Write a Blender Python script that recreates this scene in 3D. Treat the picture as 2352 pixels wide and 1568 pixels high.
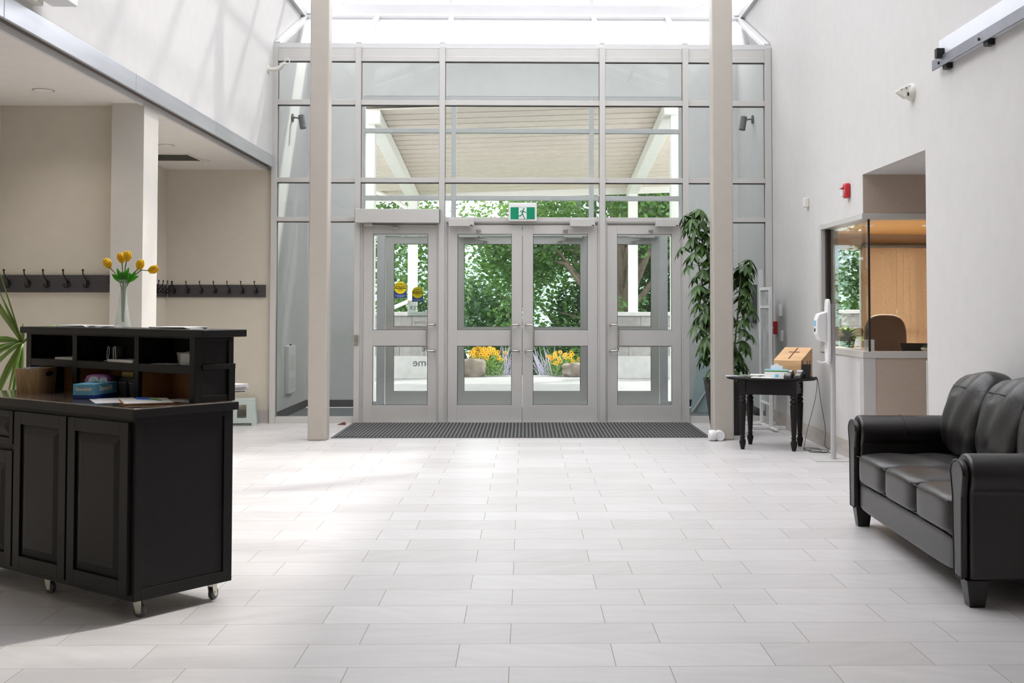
import bpy, bmesh, math, random
from mathutils import Vector, Matrix
PI = math.pi
for o in list(bpy.data.objects):
    bpy.data.objects.remove(o, do_unlink=True)
SC = bpy.context.scene
COL = SC.collection
rnd = random.Random(7)

# ------------------------------------------------------------------ camera
FPX, PITCH, YAW, ROLL, CAMH = 2673.0, .03353, -.01626, .00078, 1.3676
fwd = Vector((-math.sin(YAW)*math.cos(PITCH), math.cos(YAW)*math.cos(PITCH), math.sin(PITCH)))
r0 = Vector((math.cos(YAW), math.sin(YAW), 0)); u0 = r0.cross(fwd)
rgt = r0*math.cos(ROLL)+u0*math.sin(ROLL); upv = -r0*math.sin(ROLL)+u0*math.cos(ROLL)
cam_d = bpy.data.cameras.new('camera'); cam = bpy.data.objects.new('camera', cam_d); COL.objects.link(cam)
cam_d.sensor_width = 36; cam_d.sensor_fit = 'HORIZONTAL'; cam_d.lens = FPX/2352*36
cam_d.shift_x = -73.41/2352; cam_d.shift_y = -168.09/2352
cam_d.clip_start = .05; cam_d.clip_end = 2000
M = Matrix.Identity(4)
for i in range(3):
    M[i][0] = rgt[i]; M[i][1] = upv[i]; M[i][2] = -fwd[i]
M[2][3] = CAMH
cam.matrix_world = M
SC.camera = cam
SC.render.film_transparent = False

# ------------------------------------------------------------------ sky, sun, exposure
W = bpy.data.worlds.new('sky'); SC.world = W; W.use_nodes = True
nt = W.node_tree; nt.nodes.clear()
out = nt.nodes.new('ShaderNodeOutputWorld'); bg = nt.nodes.new('ShaderNodeBackground')
bg.inputs['Color'].default_value = (.966, .971, 1, 1); bg.inputs['Strength'].default_value = 2.6
nt.links.new(bg.outputs[0], out.inputs[0])
sun_d = bpy.data.lights.new('sun', 'SUN'); sun_d.energy = 1.55; sun_d.angle = math.radians(3.0); sun_d.color = (1, .965, .90)
sun = bpy.data.objects.new('sun', sun_d); COL.objects.link(sun)
sun.rotation_euler = Vector((.70, .60, .95)).to_track_quat('Z', 'Y').to_euler()
sun.location = (5, 20, 20)
SC.view_settings.view_transform = 'Standard'; SC.view_settings.look = 'None'
SC.view_settings.gamma = 1; SC.view_settings.use_curve_mapping = False
SC.view_settings.exposure = 1.08
try:
    SC.cycles.max_bounces = 14; SC.cycles.diffuse_bounces = 7; SC.cycles.glossy_bounces = 5
    SC.cycles.transparent_max_bounces = 24; SC.cycles.transmission_bounces = 10
    SC.cycles.caustics_reflective = False; SC.cycles.caustics_refractive = False
    SC.cycles.sample_clamp_indirect = 6
except Exception:
    pass

# ------------------------------------------------------------------ materials
MATS = {}
def mat(name, col, rough=.6, metal=0, spec=.5, noise=0, nscale=8, bump=0, bscale=60, coat=0, stretch=None, sub=0):
    if name in MATS: return MATS[name]
    m = bpy.data.materials.new(name); m.use_nodes = True; t = m.node_tree
    b = t.nodes['Principled BSDF']
    b.inputs['Base Color'].default_value = (*col, 1); b.inputs['Roughness'].default_value = rough
    b.inputs['Metallic'].default_value = metal; b.inputs['Specular IOR Level'].default_value = spec
    b.inputs['Coat Weight'].default_value = coat
    tc = t.nodes.new('ShaderNodeTexCoord'); mp = t.nodes.new('ShaderNodeMapping')
    t.links.new(tc.outputs['Object'], mp.inputs['Vector'])
    if stretch: mp.inputs['Scale'].default_value = stretch
    n = t.nodes.new('ShaderNodeTexNoise'); n.inputs['Scale'].default_value = nscale; n.inputs['Detail'].default_value = 5
    t.links.new(mp.outputs[0], n.inputs['Vector'])
    r = t.nodes.new('ShaderNodeValToRGB')
    k = noise if noise else .02
    r.color_ramp.elements[0].position = .3; r.color_ramp.elements[1].position = .7
    r.color_ramp.elements[0].color = (*[max(0, c*(1-k)) for c in col], 1)
    r.color_ramp.elements[1].color = (*[min(1, c*(1+k)) for c in col], 1)
    t.links.new(n.outputs[0], r.inputs[0]); t.links.new(r.outputs[0], b.inputs['Base Color'])
    if bump:
        n2 = t.nodes.new('ShaderNodeTexNoise'); n2.inputs['Scale'].default_value = bscale; n2.inputs['Detail'].default_value = 3
        t.links.new(tc.outputs['Object'], n2.inputs['Vector'])
        bp = t.nodes.new('ShaderNodeBump'); bp.inputs['Strength'].default_value = bump; bp.inputs['Distance'].default_value = .01
        t.links.new(n2.outputs[0], bp.inputs['Height']); t.links.new(bp.outputs[0], b.inputs['Normal'])
    MATS[name] = m
    return m
def glass_mat(name, tint, refl=1.0, rough=0.0):
    m = bpy.data.materials.new(name); m.use_nodes = True; t = m.node_tree; t.nodes.clear()
    o = t.nodes.new('ShaderNodeOutputMaterial'); tr = t.nodes.new('ShaderNodeBsdfTransparent')
    gl = t.nodes.new('ShaderNodeBsdfGlossy'); mx = t.nodes.new('ShaderNodeMixShader'); fr = t.nodes.new('ShaderNodeFresnel')
    mu = t.nodes.new('ShaderNodeMath'); mu.operation = 'MULTIPLY'; mu.inputs[1].default_value = refl
    tr.inputs[0].default_value = (*tint, 1); gl.inputs['Roughness'].default_value = rough; fr.inputs[0].default_value = 1.45
    t.links.new(fr.outputs[0], mu.inputs[0]); t.links.new(mu.outputs[0], mx.inputs[0])
    t.links.new(tr.outputs[0], mx.inputs[1]); t.links.new(gl.outputs[0], mx.inputs[2]); t.links.new(mx.outputs[0], o.inputs[0])
    return m
def translucent_mat(name, col, tcol, f=.5, rough=.6, weave=0):
    m = bpy.data.materials.new(name); m.use_nodes = True; t = m.node_tree; t.nodes.clear()
    o = t.nodes.new('ShaderNodeOutputMaterial'); d = t.nodes.new('ShaderNodeBsdfPrincipled'); tl = t.nodes.new('ShaderNodeBsdfTranslucent')
    mx = t.nodes.new('ShaderNodeMixShader'); mx.inputs[0].default_value = f
    d.inputs['Base Color'].default_value = (*col, 1); d.inputs['Roughness'].default_value = rough; tl.inputs[0].default_value = (*tcol, 1)
    tc = t.nodes.new('ShaderNodeTexCoord'); n = t.nodes.new('ShaderNodeTexNoise'); mp = t.nodes.new('ShaderNodeMapping')
    n.inputs['Scale'].default_value = weave or 5; n.inputs['Detail'].default_value = 4
    if weave: mp.inputs['Scale'].default_value = (1, 1, 3)
    t.links.new(tc.outputs['Object'], mp.inputs[0]); t.links.new(mp.outputs[0], n.inputs['Vector'])
    for base, tgt in ((col, d.inputs['Base Color']), (tcol, tl.inputs[0])):
        r = t.nodes.new('ShaderNodeValToRGB'); k = .22
        r.color_ramp.elements[0].position = .3; r.color_ramp.elements[1].position = .7
        r.color_ramp.elements[0].color = (*[c*(1-k) for c in base], 1); r.color_ramp.elements[1].color = (*[min(1, c*(1+k)) for c in base], 1)
        t.links.new(n.outputs[0], r.inputs[0]); t.links.new(r.outputs[0], tgt)
    t.links.new(d.outputs[0], mx.inputs[1]); t.links.new(tl.outputs[0], mx.inputs[2]); t.links.new(mx.outputs[0], o.inputs[0])
    return m

def floor_mat():
    m = bpy.data.materials.new('porcelain_tile'); m.use_nodes = True; t = m.node_tree; b = t.nodes['Principled BSDF']
    L = t.links.new
    def mth(op, a, c=None):
        n = t.nodes.new('ShaderNodeMath'); n.operation = op
        for i, v in enumerate((a, c)):
            if v is None: continue
            if isinstance(v, (int, float)): n.inputs[i].default_value = v
            else: L(v, n.inputs[i])
        return n.outputs[0]
    tc = t.nodes.new('ShaderNodeTexCoord'); sp = t.nodes.new('ShaderNodeSeparateXYZ'); L(tc.outputs['Object'], sp.inputs[0])
    v = mth('DIVIDE', mth('SUBTRACT', sp.outputs[1], 4.4806), .3055)
    row = mth('FLOOR', v)
    par = mth('MODULO', mth('ADD', row, 100), 2)
    off = mth('MULTIPLY', mth('SUBTRACT', 1, par), 1/3)
    u = mth('ADD', mth('DIVIDE', mth('SUBTRACT', sp.outputs[0], -.0586), .612), off)
    cu = mth('FLOOR', u)
    fu = mth('SUBTRACT', u, cu); fv = mth('SUBTRACT', v, row)
    eu = mth('MULTIPLY', mth('MINIMUM', fu, mth('SUBTRACT', 1, fu)), .612)
    ev = mth('MULTIPLY', mth('MINIMUM', fv, mth('SUBTRACT', 1, fv)), .3055)
    e = mth('MINIMUM', eu, ev)
    g = mth('LESS_THAN', e, .0017)
    cmb = t.nodes.new('ShaderNodeCombineXYZ'); L(cu, cmb.inputs[0]); L(row, cmb.inputs[1])
    wn = t.nodes.new('ShaderNodeTexWhiteNoise'); wn.noise_dimensions = '2D'; L(cmb.outputs[0], wn.inputs['Vector'])
    # veins, direction jittered per tile
    mp = t.nodes.new('ShaderNodeMapping'); L(tc.outputs['Object'], mp.inputs[0]); mp.inputs['Scale'].default_value = (1.2, 7, 1)
    rt = t.nodes.new('ShaderNodeVectorRotate'); rt.rotation_type = 'Z_AXIS'
    L(tc.outputs['Object'], rt.inputs['Vector']); L(mth('MULTIPLY', mth('SUBTRACT', wn.outputs[0], .5), 1.2), rt.inputs['Angle']); L(rt.outputs[0], mp.inputs[0])
    n = t.nodes.new('ShaderNodeTexNoise'); n.noise_dimensions = '4D'; n.inputs['Scale'].default_value = 2.2; n.inputs['Detail'].default_value = 6
    n.inputs['Roughness'].default_value = .6
    L(mp.outputs[0], n.inputs['Vector']); L(mth('MULTIPLY', wn.outputs[0], 20), n.inputs['W'])
    val = mth('ADD', mth('MULTIPLY', n.outputs[0], .75), mth('MULTIPLY', wn.outputs[0], .25))
    r = t.nodes.new('ShaderNodeValToRGB'); L(val, r.inputs[0])
    r.color_ramp.elements[0].position = .25; r.color_ramp.elements[0].color = (.53, .508, .50, 1)
    r.color_ramp.elements[1].position = .75; r.color_ramp.elements[1].color = (.675, .657, .655, 1)
    mx = t.nodes.new('ShaderNodeMix'); mx.data_type = 'RGBA'
    L(g, mx.inputs[0]); L(r.outputs[0], mx.inputs[6]); mx.inputs[7].default_value = (.33, .29, .25, 1)
    L(mx.outputs[2], b.inputs['Base Color'])
    L(mth('ADD', mth('ADD', .30, mth('MULTIPLY', n.outputs[0], .10)), mth('MULTIPLY', g, .4)), b.inputs['Roughness'])
    b.inputs['Specular IOR Level'].default_value = .6
    bp = t.nodes.new('ShaderNodeBump'); bp.inputs['Distance'].default_value = .004; bp.inputs['Strength'].default_value = .25
    L(mth('SUBTRACT', mth('MULTIPLY', n.outputs[0], .25), g), bp.inputs['Height']); L(bp.outputs[0], b.inputs['Normal'])
    return m
def stone_mat():
    m = bpy.data.materials.new('stone_blocks'); m.use_nodes = True; t = m.node_tree; b = t.nodes['Principled BSDF']; L = t.links.new
    tc = t.nodes.new('ShaderNodeTexCoord'); mp = t.nodes.new('ShaderNodeMapping'); L(tc.outputs['Object'], mp.inputs[0])
    mp.inputs['Rotation'].default_value = (PI/2, 0, 0)
    br = t.nodes.new('ShaderNodeTexBrick'); L(mp.outputs[0], br.inputs[0]); br.inputs['Scale'].default_value = 1
    br.inputs['Brick Width'].default_value = .48; br.inputs['Row Height'].default_value = .2; br.inputs['Mortar Size'].default_value = .008
    br.inputs['Color1'].default_value = (.30, .28, .275, 1); br.inputs['Color2'].default_value = (.42, .40, .385, 1); br.inputs['Mortar'].default_value = (.18, .17, .16, 1)
    n = t.nodes.new('ShaderNodeTexNoise'); n.inputs['Scale'].default_value = 9; L(tc.outputs['Object'], n.inputs[0])
    mx = t.nodes.new('ShaderNodeMix'); mx.data_type = 'RGBA'; mx.blend_type = 'MULTIPLY'; mx.inputs[0].default_value = .5
    L(br.outputs[0], mx.inputs[6]); L(n.outputs[0], mx.inputs[7]); L(mx.outputs[2], b.inputs['Base Color']); b.inputs['Roughness'].default_value = .9
    return m
def mat_rib():
    m = bpy.data.materials.new('ribbed_mat'); m.use_nodes = True; t = m.node_tree; b = t.nodes['Principled BSDF']; L = t.links.new
    tc = t.nodes.new('ShaderNodeTexCoord'); w = t.nodes.new('ShaderNodeTexWave'); w.inputs['Scale'].default_value = 7.8; w.bands_direction = 'X'
    L(tc.outputs['Object'], w.inputs[0]); r = t.nodes.new('ShaderNodeValToRGB'); L(w.outputs[1], r.inputs[0])
    w2 = t.nodes.new('ShaderNodeTexWave'); w2.inputs['Scale'].default_value = 9; w2.bands_direction = 'Y'; L(tc.outputs['Object'], w2.inputs[0])
    ad = t.nodes.new('ShaderNodeMath'); ad.operation = 'MULTIPLY_ADD'; L(w2.outputs[1], ad.inputs[0]); ad.inputs[1].default_value = .25; L(w.outputs[1], ad.inputs[2])
    L(ad.outputs[0], r.inputs[0])
    r.color_ramp.elements[0].position = .5; r.color_ramp.elements[0].color = (.022, .022, .022, 1); r.color_ramp.elements[1].position = 1; r.color_ramp.elements[1].color = (.15, .15, .148, 1)
    L(r.outputs[0], b.inputs['Base Color']); b.inputs['Roughness'].default_value = .95
    return m

m_white = mat('wall_paint_white', (.608, .599, .588), .75, noise=.02)
m_beige = mat('wall_paint_beige', (.60, .555, .475), .8, noise=.02)
m_ceil = mat('ceiling_paint', (.74, .71, .67), .85)
m_lam = mat('reception_laminate', (.47, .385, .315), .5, noise=.05, nscale=60)
m_floor = floor_mat()
m_alu = mat('satin_aluminium', (.58, .57, .55), .38, .15, noise=.02, nscale=3)
m_aluw = mat('white_aluminium', (.64, .64, .645), .4, .1)
m_steel = mat('brushed_channel_steel', (.52, .54, .58), .35, .7, noise=.08, nscale=3, stretch=(1, .3, 4))
m_post = mat('painted_steel_post', (.45, .415, .37), .45)
m_dark = mat('painted_shadow_strip', (.10, .08, .07), .8)
m_glass = glass_mat('clear_glass', (.965, .988, .978), .8)
m_glassb = glass_mat('booth_glass', (.98, .975, .955), .35)
m_skyglass = glass_mat('skylight_glass', (.95, .95, .955), .5)
m_tilebase = mat('tile_skirting', (.47, .43, .395), .45, noise=.12, nscale=3, stretch=(1, 1, 6))
m_black = mat('black_painted_wood', (.006, .005, .0045), .5, spec=.28, noise=.15, nscale=30)
m_blackin = mat('black_interior', (.006, .006, .006), .8)
m_counter = mat('laminate_countertop', (.16, .125, .10), .13, noise=.45, nscale=16, coat=.6)
m_fibre = mat('unpainted_fibreboard', (.42, .20, .065), .7, noise=.12, nscale=20)
m_castm = mat('zinc_metal', (.6, .58, .5), .3, .9)
m_rub = mat('grey_rubber', (.10, .10, .105), .6)
m_leather = mat('black_leather', (.013, .011, .011), .36, spec=.6, noise=.1, nscale=5, bump=.12, bscale=90)
m_woodblk = mat('ebonised_wood', (.012, .010, .010), .35)
m_rack = mat('charcoal_board', (.05, .045, .048), .6, noise=.15, nscale=8, stretch=(.5, 1, 8))
m_iron = mat('oiled_bronze', (.012, .009, .008), .4, .5)
m_green = mat('waxy_leaf', (.045, .105, .018), .42, noise=.35, nscale=4)
m_green2 = mat('strap_leaf', (.16, .26, .04), .45, noise=.35, nscale=5)
m_stemg = mat('green_stem', (.10, .20, .04), .5)
m_bark = mat('bark', (.12, .09, .07), .9, noise=.3, nscale=10)
m_mat = mat_rib()
m_plwhite = mat('white_plastic', (.78, .78, .78), .4)
m_plcream = mat('cream_plastic', (.72, .70, .64), .45)
m_plgrey = mat('dark_grey_metal', (.12, .125, .13), .5, .3)
m_red = mat('red_plastic', (.50, .02, .03), .4)
m_pine = mat('light_oak', (.62, .38, .19), .5, noise=.14, nscale=5, stretch=(1, 1, 8))
m_basket = mat('bamboo_veneer', (.43, .28, .14), .5, noise=.22, nscale=9, stretch=(9, 9, .7))
m_paper = mat('white_paper', (.82, .81, .80), .8)
m_paperg = mat('grey_paper', (.42, .43, .46), .7, noise=.2, nscale=30)
m_blue = mat('light_blue_card', (.16, .50, .72), .5)
m_navy = mat('navy_card', (.015, .05, .28), .5)
m_purple = mat('purple_card', (.30, .08, .28), .5)
m_gold = mat('brass_plate', (.55, .45, .16), .4, .5)
m_yel = translucent_mat('tulip_yellow', (.98, .62, .01), (1.0, .66, .02), .4, .5)
m_tleaf = translucent_mat('tulip_leaf', (.10, .42, .03), (.20, .75, .06), .4, .35)
m_crystal = translucent_mat('cut_crystal', (.85, .87, .86), (.9, .92, .9), .4, .08)
_t = m_crystal.node_tree; _o = [n for n in _t.nodes if n.type == 'OUTPUT_MATERIAL'][0]; _src = _o.inputs[0].links[0].from_socket
_m = _t.nodes.new('ShaderNodeMixShader'); _tr = _t.nodes.new('ShaderNodeBsdfTransparent'); _tr.inputs[0].default_value = (.97, .98, .97, 1)
_m.inputs[0].default_value = .27; _t.links.new(_tr.outputs[0], _m.inputs[1]); _t.links.new(_src, _m.inputs[2]); _t.links.new(_m.outputs[0], _o.inputs[0])
m_mint = mat('mint_plastic', (.47, .54, .515), .5)
m_signg = mat('exit_green', (.0, .25, .12), .4)
m_stick_y = mat('sticker_yellow', (.85, .68, .0), .5)
m_ink = mat('black_ink', (.01, .01, .01), .6)
m_steelh = mat('brushed_stainless', (.50, .47, .42), .28, .9)
m_conc = mat('concrete_paving', (.36, .345, .35), .9, noise=.08, nscale=3)
m_stone = stone_mat()
m_cap = mat('limestone_cap', (.46, .445, .44), .9, noise=.08)
m_cwhite = mat('canopy_white_paint', (.70, .68, .65), .6)
m_soffit = mat('canopy_boards', (.66, .57, .51), .7, noise=.06)
m_boulder = mat('boulder', (.24, .20, .165), .95, noise=.35, nscale=6, bump=.6, bscale=8)
m_fy = mat('coneflower_yellow', (.95, .50, .01), .6)
m_fc = mat('coneflower_centre', (.10, .03, .01), .8)
m_lav = mat('lavender_spike', (.50, .46, .58), .8)
m_hill = mat('hazed_wooded_hill', (.20, .29, .25), 1, noise=.4, nscale=.15)  # distance haze mixed into the green
m_carpet = mat('entrance_carpet', (.16, .165, .17), 1, noise=.3, nscale=80)
m_rubbase = mat('black_cove_base', (.03, .032, .034), .6)
m_leafo = translucent_mat('maple_leaf', (.075, .15, .055), (.19, .33, .07), .45)
m_leafo2 = translucent_mat('dark_tree_leaf', (.04, .095, .04), (.09, .19, .05), .35)
m_blind = translucent_mat('woven_blind', (.74, .61, .48), (.84, .67, .50), .5, .8, weave=120)
m_mesh = translucent_mat('frosted_mesh', (.62, .64, .64), (.6, .62, .62), .4)
m_vinyl = mat('white_vinyl', (.80, .82, .82), .6)
m_acr = translucent_mat('white_acrylic', (.90, .92, .91), (.9, .94, .92), .4, .3)
m_warm = mat('stained_ceiling', (.60, .36, .14), .5)
m_chair = mat('brown_upholstery', (.10, .065, .05), .7)
m_teal = mat('pale_teal_board', (.40, .50, .52), .4)

# ------------------------------------------------------------------ mesh helpers
class MB:
    def __init__(s): s.bm = bmesh.new()
    def box(s, x0, x1, y0, y1, z0, z1, R=None):
        P = [(x0, y0, z0), (x1, y0, z0), (x1, y1, z0), (x0, y1, z0), (x0, y0, z1), (x1, y0, z1), (x1, y1, z1), (x0, y1, z1)]
        V = [s.bm.verts.new(R @ Vector(p) if R else p) for p in P]
        for f in ((0, 3, 2, 1), (4, 5, 6, 7), (0, 1, 5, 4), (1, 2, 6, 5), (2, 3, 7, 6), (3, 0, 4, 7)): s.bm.faces.new([V[i] for i in f])
        return s
    def hexa(s, P):
        V = [s.bm.verts.new(p) for p in P]
        for f in ((0, 3, 2, 1), (4, 5, 6, 7), (0, 1, 5, 4), (1, 2, 6, 5), (2, 3, 7, 6), (3, 0, 4, 7)): s.bm.faces.new([V[i] for i in f])
        return s
    def bar(s, p0, p1, w, h, up=(0, 0, 1)):
        p0 = Vector(p0); p1 = Vector(p1); d = (p1-p0).normalized(); a = d.cross(Vector(up))
        if a.length < 1e-4: a = d.cross(Vector((1, 0, 0)))
        a.normalize(); b = a.cross(d).normalized()
        P = []
        for p in (p0, p1):
            for i, j in ((-1, -1), (1, -1), (1, 1), (-1, 1)): P.append(p+a*i*w/2+b*j*h/2)
        V = [s.bm.verts.new(p) for p in P]
        for f in ((0, 3, 2, 1), (4, 5, 6, 7), (0, 1, 5, 4), (1, 2, 6, 5), (2, 3, 7, 6), (3, 0, 4, 7)): s.bm.faces.new([V[i] for i in f])
        return s
    def rings(s, rings, cap=True):
        R = [[s.bm.verts.new(p) for p in r] for r in rings]; n = len(R[0])
        for a, b in zip(R, R[1:]):
            for i in range(n): s.bm.faces.new((a[i], a[(i+1) % n], b[(i+1) % n], b[i]))
        if cap:
            s.bm.faces.new(R[0][::-1]); s.bm.faces.new(R[-1])
        return s
    def tube(s, pts, r, n=10):
        pts = [Vector(p) for p in pts]; rr = r if isinstance(r, (list, tuple)) else [r]*len(pts)
        prev = None; rg = []
        for i, p in enumerate(pts):
            d = (pts[min(i+1, len(pts)-1)]-pts[max(i-1, 0)]).normalized()
            if prev is None:
                a = d.cross(Vector((0, 0, 1)))
                if a.length < .05: a = d.cross(Vector((1, 0, 0)))
            else: a = prev-d*prev.dot(d)
            a.normalize(); prev = a; b = d.cross(a)
            rg.append([p+(a*math.cos(2*PI*k/n)+b*math.sin(2*PI*k/n))*rr[i] for k in range(n)])
        return s.rings(rg)
    def lathe(s, prof, c=(0, 0, 0), n=24, axis='z', sx=1, sy=1):
        rg = []
        for r, z in prof:
            ring = []
            for k in range(n):
                a = 2*PI*k/n; x = r*math.cos(a)*sx; y = r*math.sin(a)*sy
                p = (x, y, z) if axis == 'z' else ((x, z, y) if axis == 'y' else (z, x, y))
                ring.append(Vector(p)+Vector(c))
            rg.append(ring)
        return s.rings(rg)
    def prism(s, poly, axis, a, b):
        def P(u, v, w): return (u, w, v) if axis == 'y' else ((w, u, v) if axis == 'x' else (u, v, w))
        A = [s.bm.verts.new(P(u, v, a)) for u, v in poly]; B = [s.bm.verts.new(P(u, v, b)) for u, v in poly]; n = len(poly)
        s.bm.faces.new(A); s.bm.faces.new(B[::-1])
        for i in range(n): s.bm.faces.new((A[i], B[i], B[(i+1) % n], A[(i+1) % n]))
        return s
    def ball(s, c, r, sc=(1, 1, 1), u=14, v=10, R=None):
        m = Matrix.Translation(c) @ (R.to_4x4() if R else Matrix.Identity(4)) @ Matrix.Diagonal((r*sc[0], r*sc[1], r*sc[2], 1))
        bmesh.ops.create_uvsphere(s.bm, u_segments=u, v_segments=v, radius=1, matrix=m); return s
    def pillow(s, x0, x1, y0, y1, z0, z1, p=4.0, n=18, puff=0):
        cx, cy, cz = (x0+x1)/2, (y0+y1)/2, (z0+z1)/2; hx, hy, hz = (x1-x0)/2, (y1-y0)/2, (z1-z0)/2
        D = {}
        def vt(i, j, k):
            key = (i, j, k)
            if key not in D:
                q = Vector((2*i/n-1, 2*j/n-1, 2*k/n-1)); q /= (abs(q.x)**p+abs(q.y)**p+abs(q.z)**p)**(1/p)
                D[key] = s.bm.verts.new((cx+q.x*hx, cy+q.y*hy, cz+q.z*hz))
            return D[key]
        for e in (0, n):
            for i in range(n):
                for j in range(n):
                    for f in (lambda a, b_: (e, a, b_), lambda a, b_: (a, e, b_), lambda a, b_: (a, b_, e)):
                        s.bm.faces.new([vt(*f(i, j)), vt(*f(i+1, j)), vt(*f(i+1, j+1)), vt(*f(i, j+1))])
        return s
    def leaf(s, base, d, nrm, L, w, droop=.2, fold=.15):
        d = d.normalized(); side = d.cross(nrm).normalized(); nrm = side.cross(d).normalized()
        rows = []
        for k, wd in ((0, .12), (.3, .85), (.6, 1), (.85, .5), (1, .02)):
            c = base+d*L*k-Vector((0, 0, 1))*L*droop*k*k
            rows.append((c-side*w/2*wd+nrm*fold*w*wd/2, c, c+side*w/2*wd+nrm*fold*w*wd/2))
        V = [[s.bm.verts.new(p) for p in r] for r in rows]
        for a, b in zip(V, V[1:]):
            s.bm.faces.new((a[0], a[1], b[1], b[0])); s.bm.faces.new((a[1], a[2], b[2], b[1]))
        return s
    def build(s, name, m, parent=None, smooth=False, bevel=0, seg=2, loc=(0, 0, 0), rz=0, doubles=False):
        me = bpy.data.meshes.new(name)
        if doubles: bmesh.ops.remove_doubles(s.bm, verts=s.bm.verts, dist=1e-4)
        bmesh.ops.recalc_face_normals(s.bm, faces=s.bm.faces)
        s.bm.to_mesh(me); s.bm.free(); me.materials.append(m)
        if smooth:
            me.polygons.foreach_set('use_smooth', [True]*len(me.polygons))
            try: me.set_sharp_from_angle(angle=math.radians(40))
            except Exception: pass
        o = bpy.data.objects.new(name, me); COL.objects.link(o); o.parent = parent
        o.location = loc; o.rotation_euler = (0, 0, rz)
        if bevel:
            b = o.modifiers.new('bevel', 'BEVEL'); b.width = bevel; b.segments = seg; b.limit_method = 'ANGLE'; b.angle_limit = math.radians(35)
        return o
def tag(o, label, cat, group=None, kind=None):
    if label: o['label'] = label
    if cat: o['category'] = cat
    if group: o['group'] = group
    if kind: o['kind'] = kind
    return o
def empty(name, loc=(0, 0, 0), rz=0, label=None, cat=None, group=None, kind=None):
    o = bpy.data.objects.new(name, None); COL.objects.link(o); o.location = loc; o.rotation_euler = (0, 0, rz); o.empty_display_size = .1
    return tag(o, label, cat, group, kind)
def struct(o):
    o['kind'] = 'structure'; return o
def bx(name, m, x0, x1, y0, y1, z0, z1, parent=None, bevel=0, seg=2):
    return MB().box(x0, x1, y0, y1, z0, z1).build(name, m, parent, bevel=bevel, seg=seg)
def kids(o): return [c for c in bpy.data.objects if c.parent == o]
def copy_tree(o, parent=None):
    c = o.copy(); COL.objects.link(c); c.parent = parent
    for ch in kids(o): copy_tree(ch, c)
    return c
def text(name, s, size, m, parent, loc, rot, depth=.0006, ax='CENTER', sxy=(1, 1), bold=0):
    cu = bpy.data.curves.new(name, 'FONT'); cu.body = s; cu.size = size; cu.extrude = depth; cu.align_x = ax; cu.align_y = 'CENTER'; cu.offset = bold
    to = bpy.data.objects.new(name, cu); COL.objects.link(to)
    dg = bpy.context.evaluated_depsgraph_get(); me = bpy.data.meshes.new_from_object(to.evaluated_get(dg))
    bpy.data.objects.remove(to, do_unlink=True)
    me.materials.clear(); me.materials.append(m)
    for v in me.vertices: v.co.x *= sxy[0]; v.co.y *= sxy[1]
    o = bpy.data.objects.new(name, me); COL.objects.link(o); o.parent = parent; o.location = loc; o.rotation_euler = rot
    return o
FACE = (PI/2, 0, 0)          # text faces -Y, read from the room
BACK = (PI/2, 0, PI)         # text faces +Y, mirrored seen from the room

# ------------------------------------------------------------------ large structure
YW, YO = 13.82, 16.05        # inner and outer glass walls
XL, XR = -3.0, 2.95
ZT = 5.33
def multi(name, m, boxes, parent=None, bevel=0):
    b = MB()
    for a in boxes: b.box(*a)
    return b.build(name, m, parent, bevel=bevel)
struct(bx('floor', m_floor, -7, 7, -3, 13.90, -.15, 0))
struct(bx('floor_vestibule', m_carpet, XL, XR, 13.90, YO-.04, -.15, -.004))
struct(multi('wall_left', m_white, [(XL-.15, XL, -3, 15.75, 3.06, ZT), (XL-.15, XL, 13.86, YO+.05, 0, 3.06), (XL-.15, XL, 15.75, YO+.05, 3.06, 4.95)]))
# right wall with its window and opening
struct(bx('wall_right_near', m_white, XR, XR+.15, -3, 8.50, 0, ZT))
struct(bx('wall_right_header', m_white, XR, XR+.15, 8.50, 10.10, 2.53, ZT))
struct(multi('wall_right', m_white, [
    (XR, XR+.15, 10.10, 11.57, 0, .93), (XR, XR+.15, 10.10, 11.57, 2.17, ZT),
    (XR, XR+.15, 11.57, 15.75, 0, ZT), (XR, XR+.15, 15.75, YO+.05, 0, 4.95)]))
struct(multi('wall_back', m_white, [(-7, 7, -3.15, -3, 0, ZT)]))
# coat alcove on the left
struct(multi('wall_alcove', m_beige, [(-4.40, -4.25, -3, 14.0, 0, 3.0)]))
struct(bx('wall_alcove_front', m_beige, -4.25, -3.31, 9.46, 9.70, 0, 3.0))
struct(bx('wall_alcove_far', m_beige, -4.25, -3.02, 13.85, 14.0, 0, 3.0))
struct(bx('wall_pier', mat('pier_paint', (.58, .555, .51), .75), -3.311, -3.055, 9.335, 9.70, 0, 3.0))
struct(multi('ceiling_alcove', m_ceil, [(-4.40, -3.085, -3, 14.0, 3.0, 3.12)]))
struct(bx('trim_1', m_white, -3.085, -3.06, -3, 13.82, 2.985, 3.05))
struct(bx('trim_2', m_dark, -3.06, -3.0, -3, 13.82, 3.03, 3.06))  # dark strip paints in the shade under the channel
fa = empty('fascia_channel', (0, 0, 0), kind='structure')
for i, (a, b) in enumerate(((-3, 6.645), (6.65, 8.9), (8.905, 11.2), (11.205, 13.78))):
    MB().box(XL, XL+.022, a, b, 3.018, 3.155).build('channel_length', m_steel, fa, bevel=.003)
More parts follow.
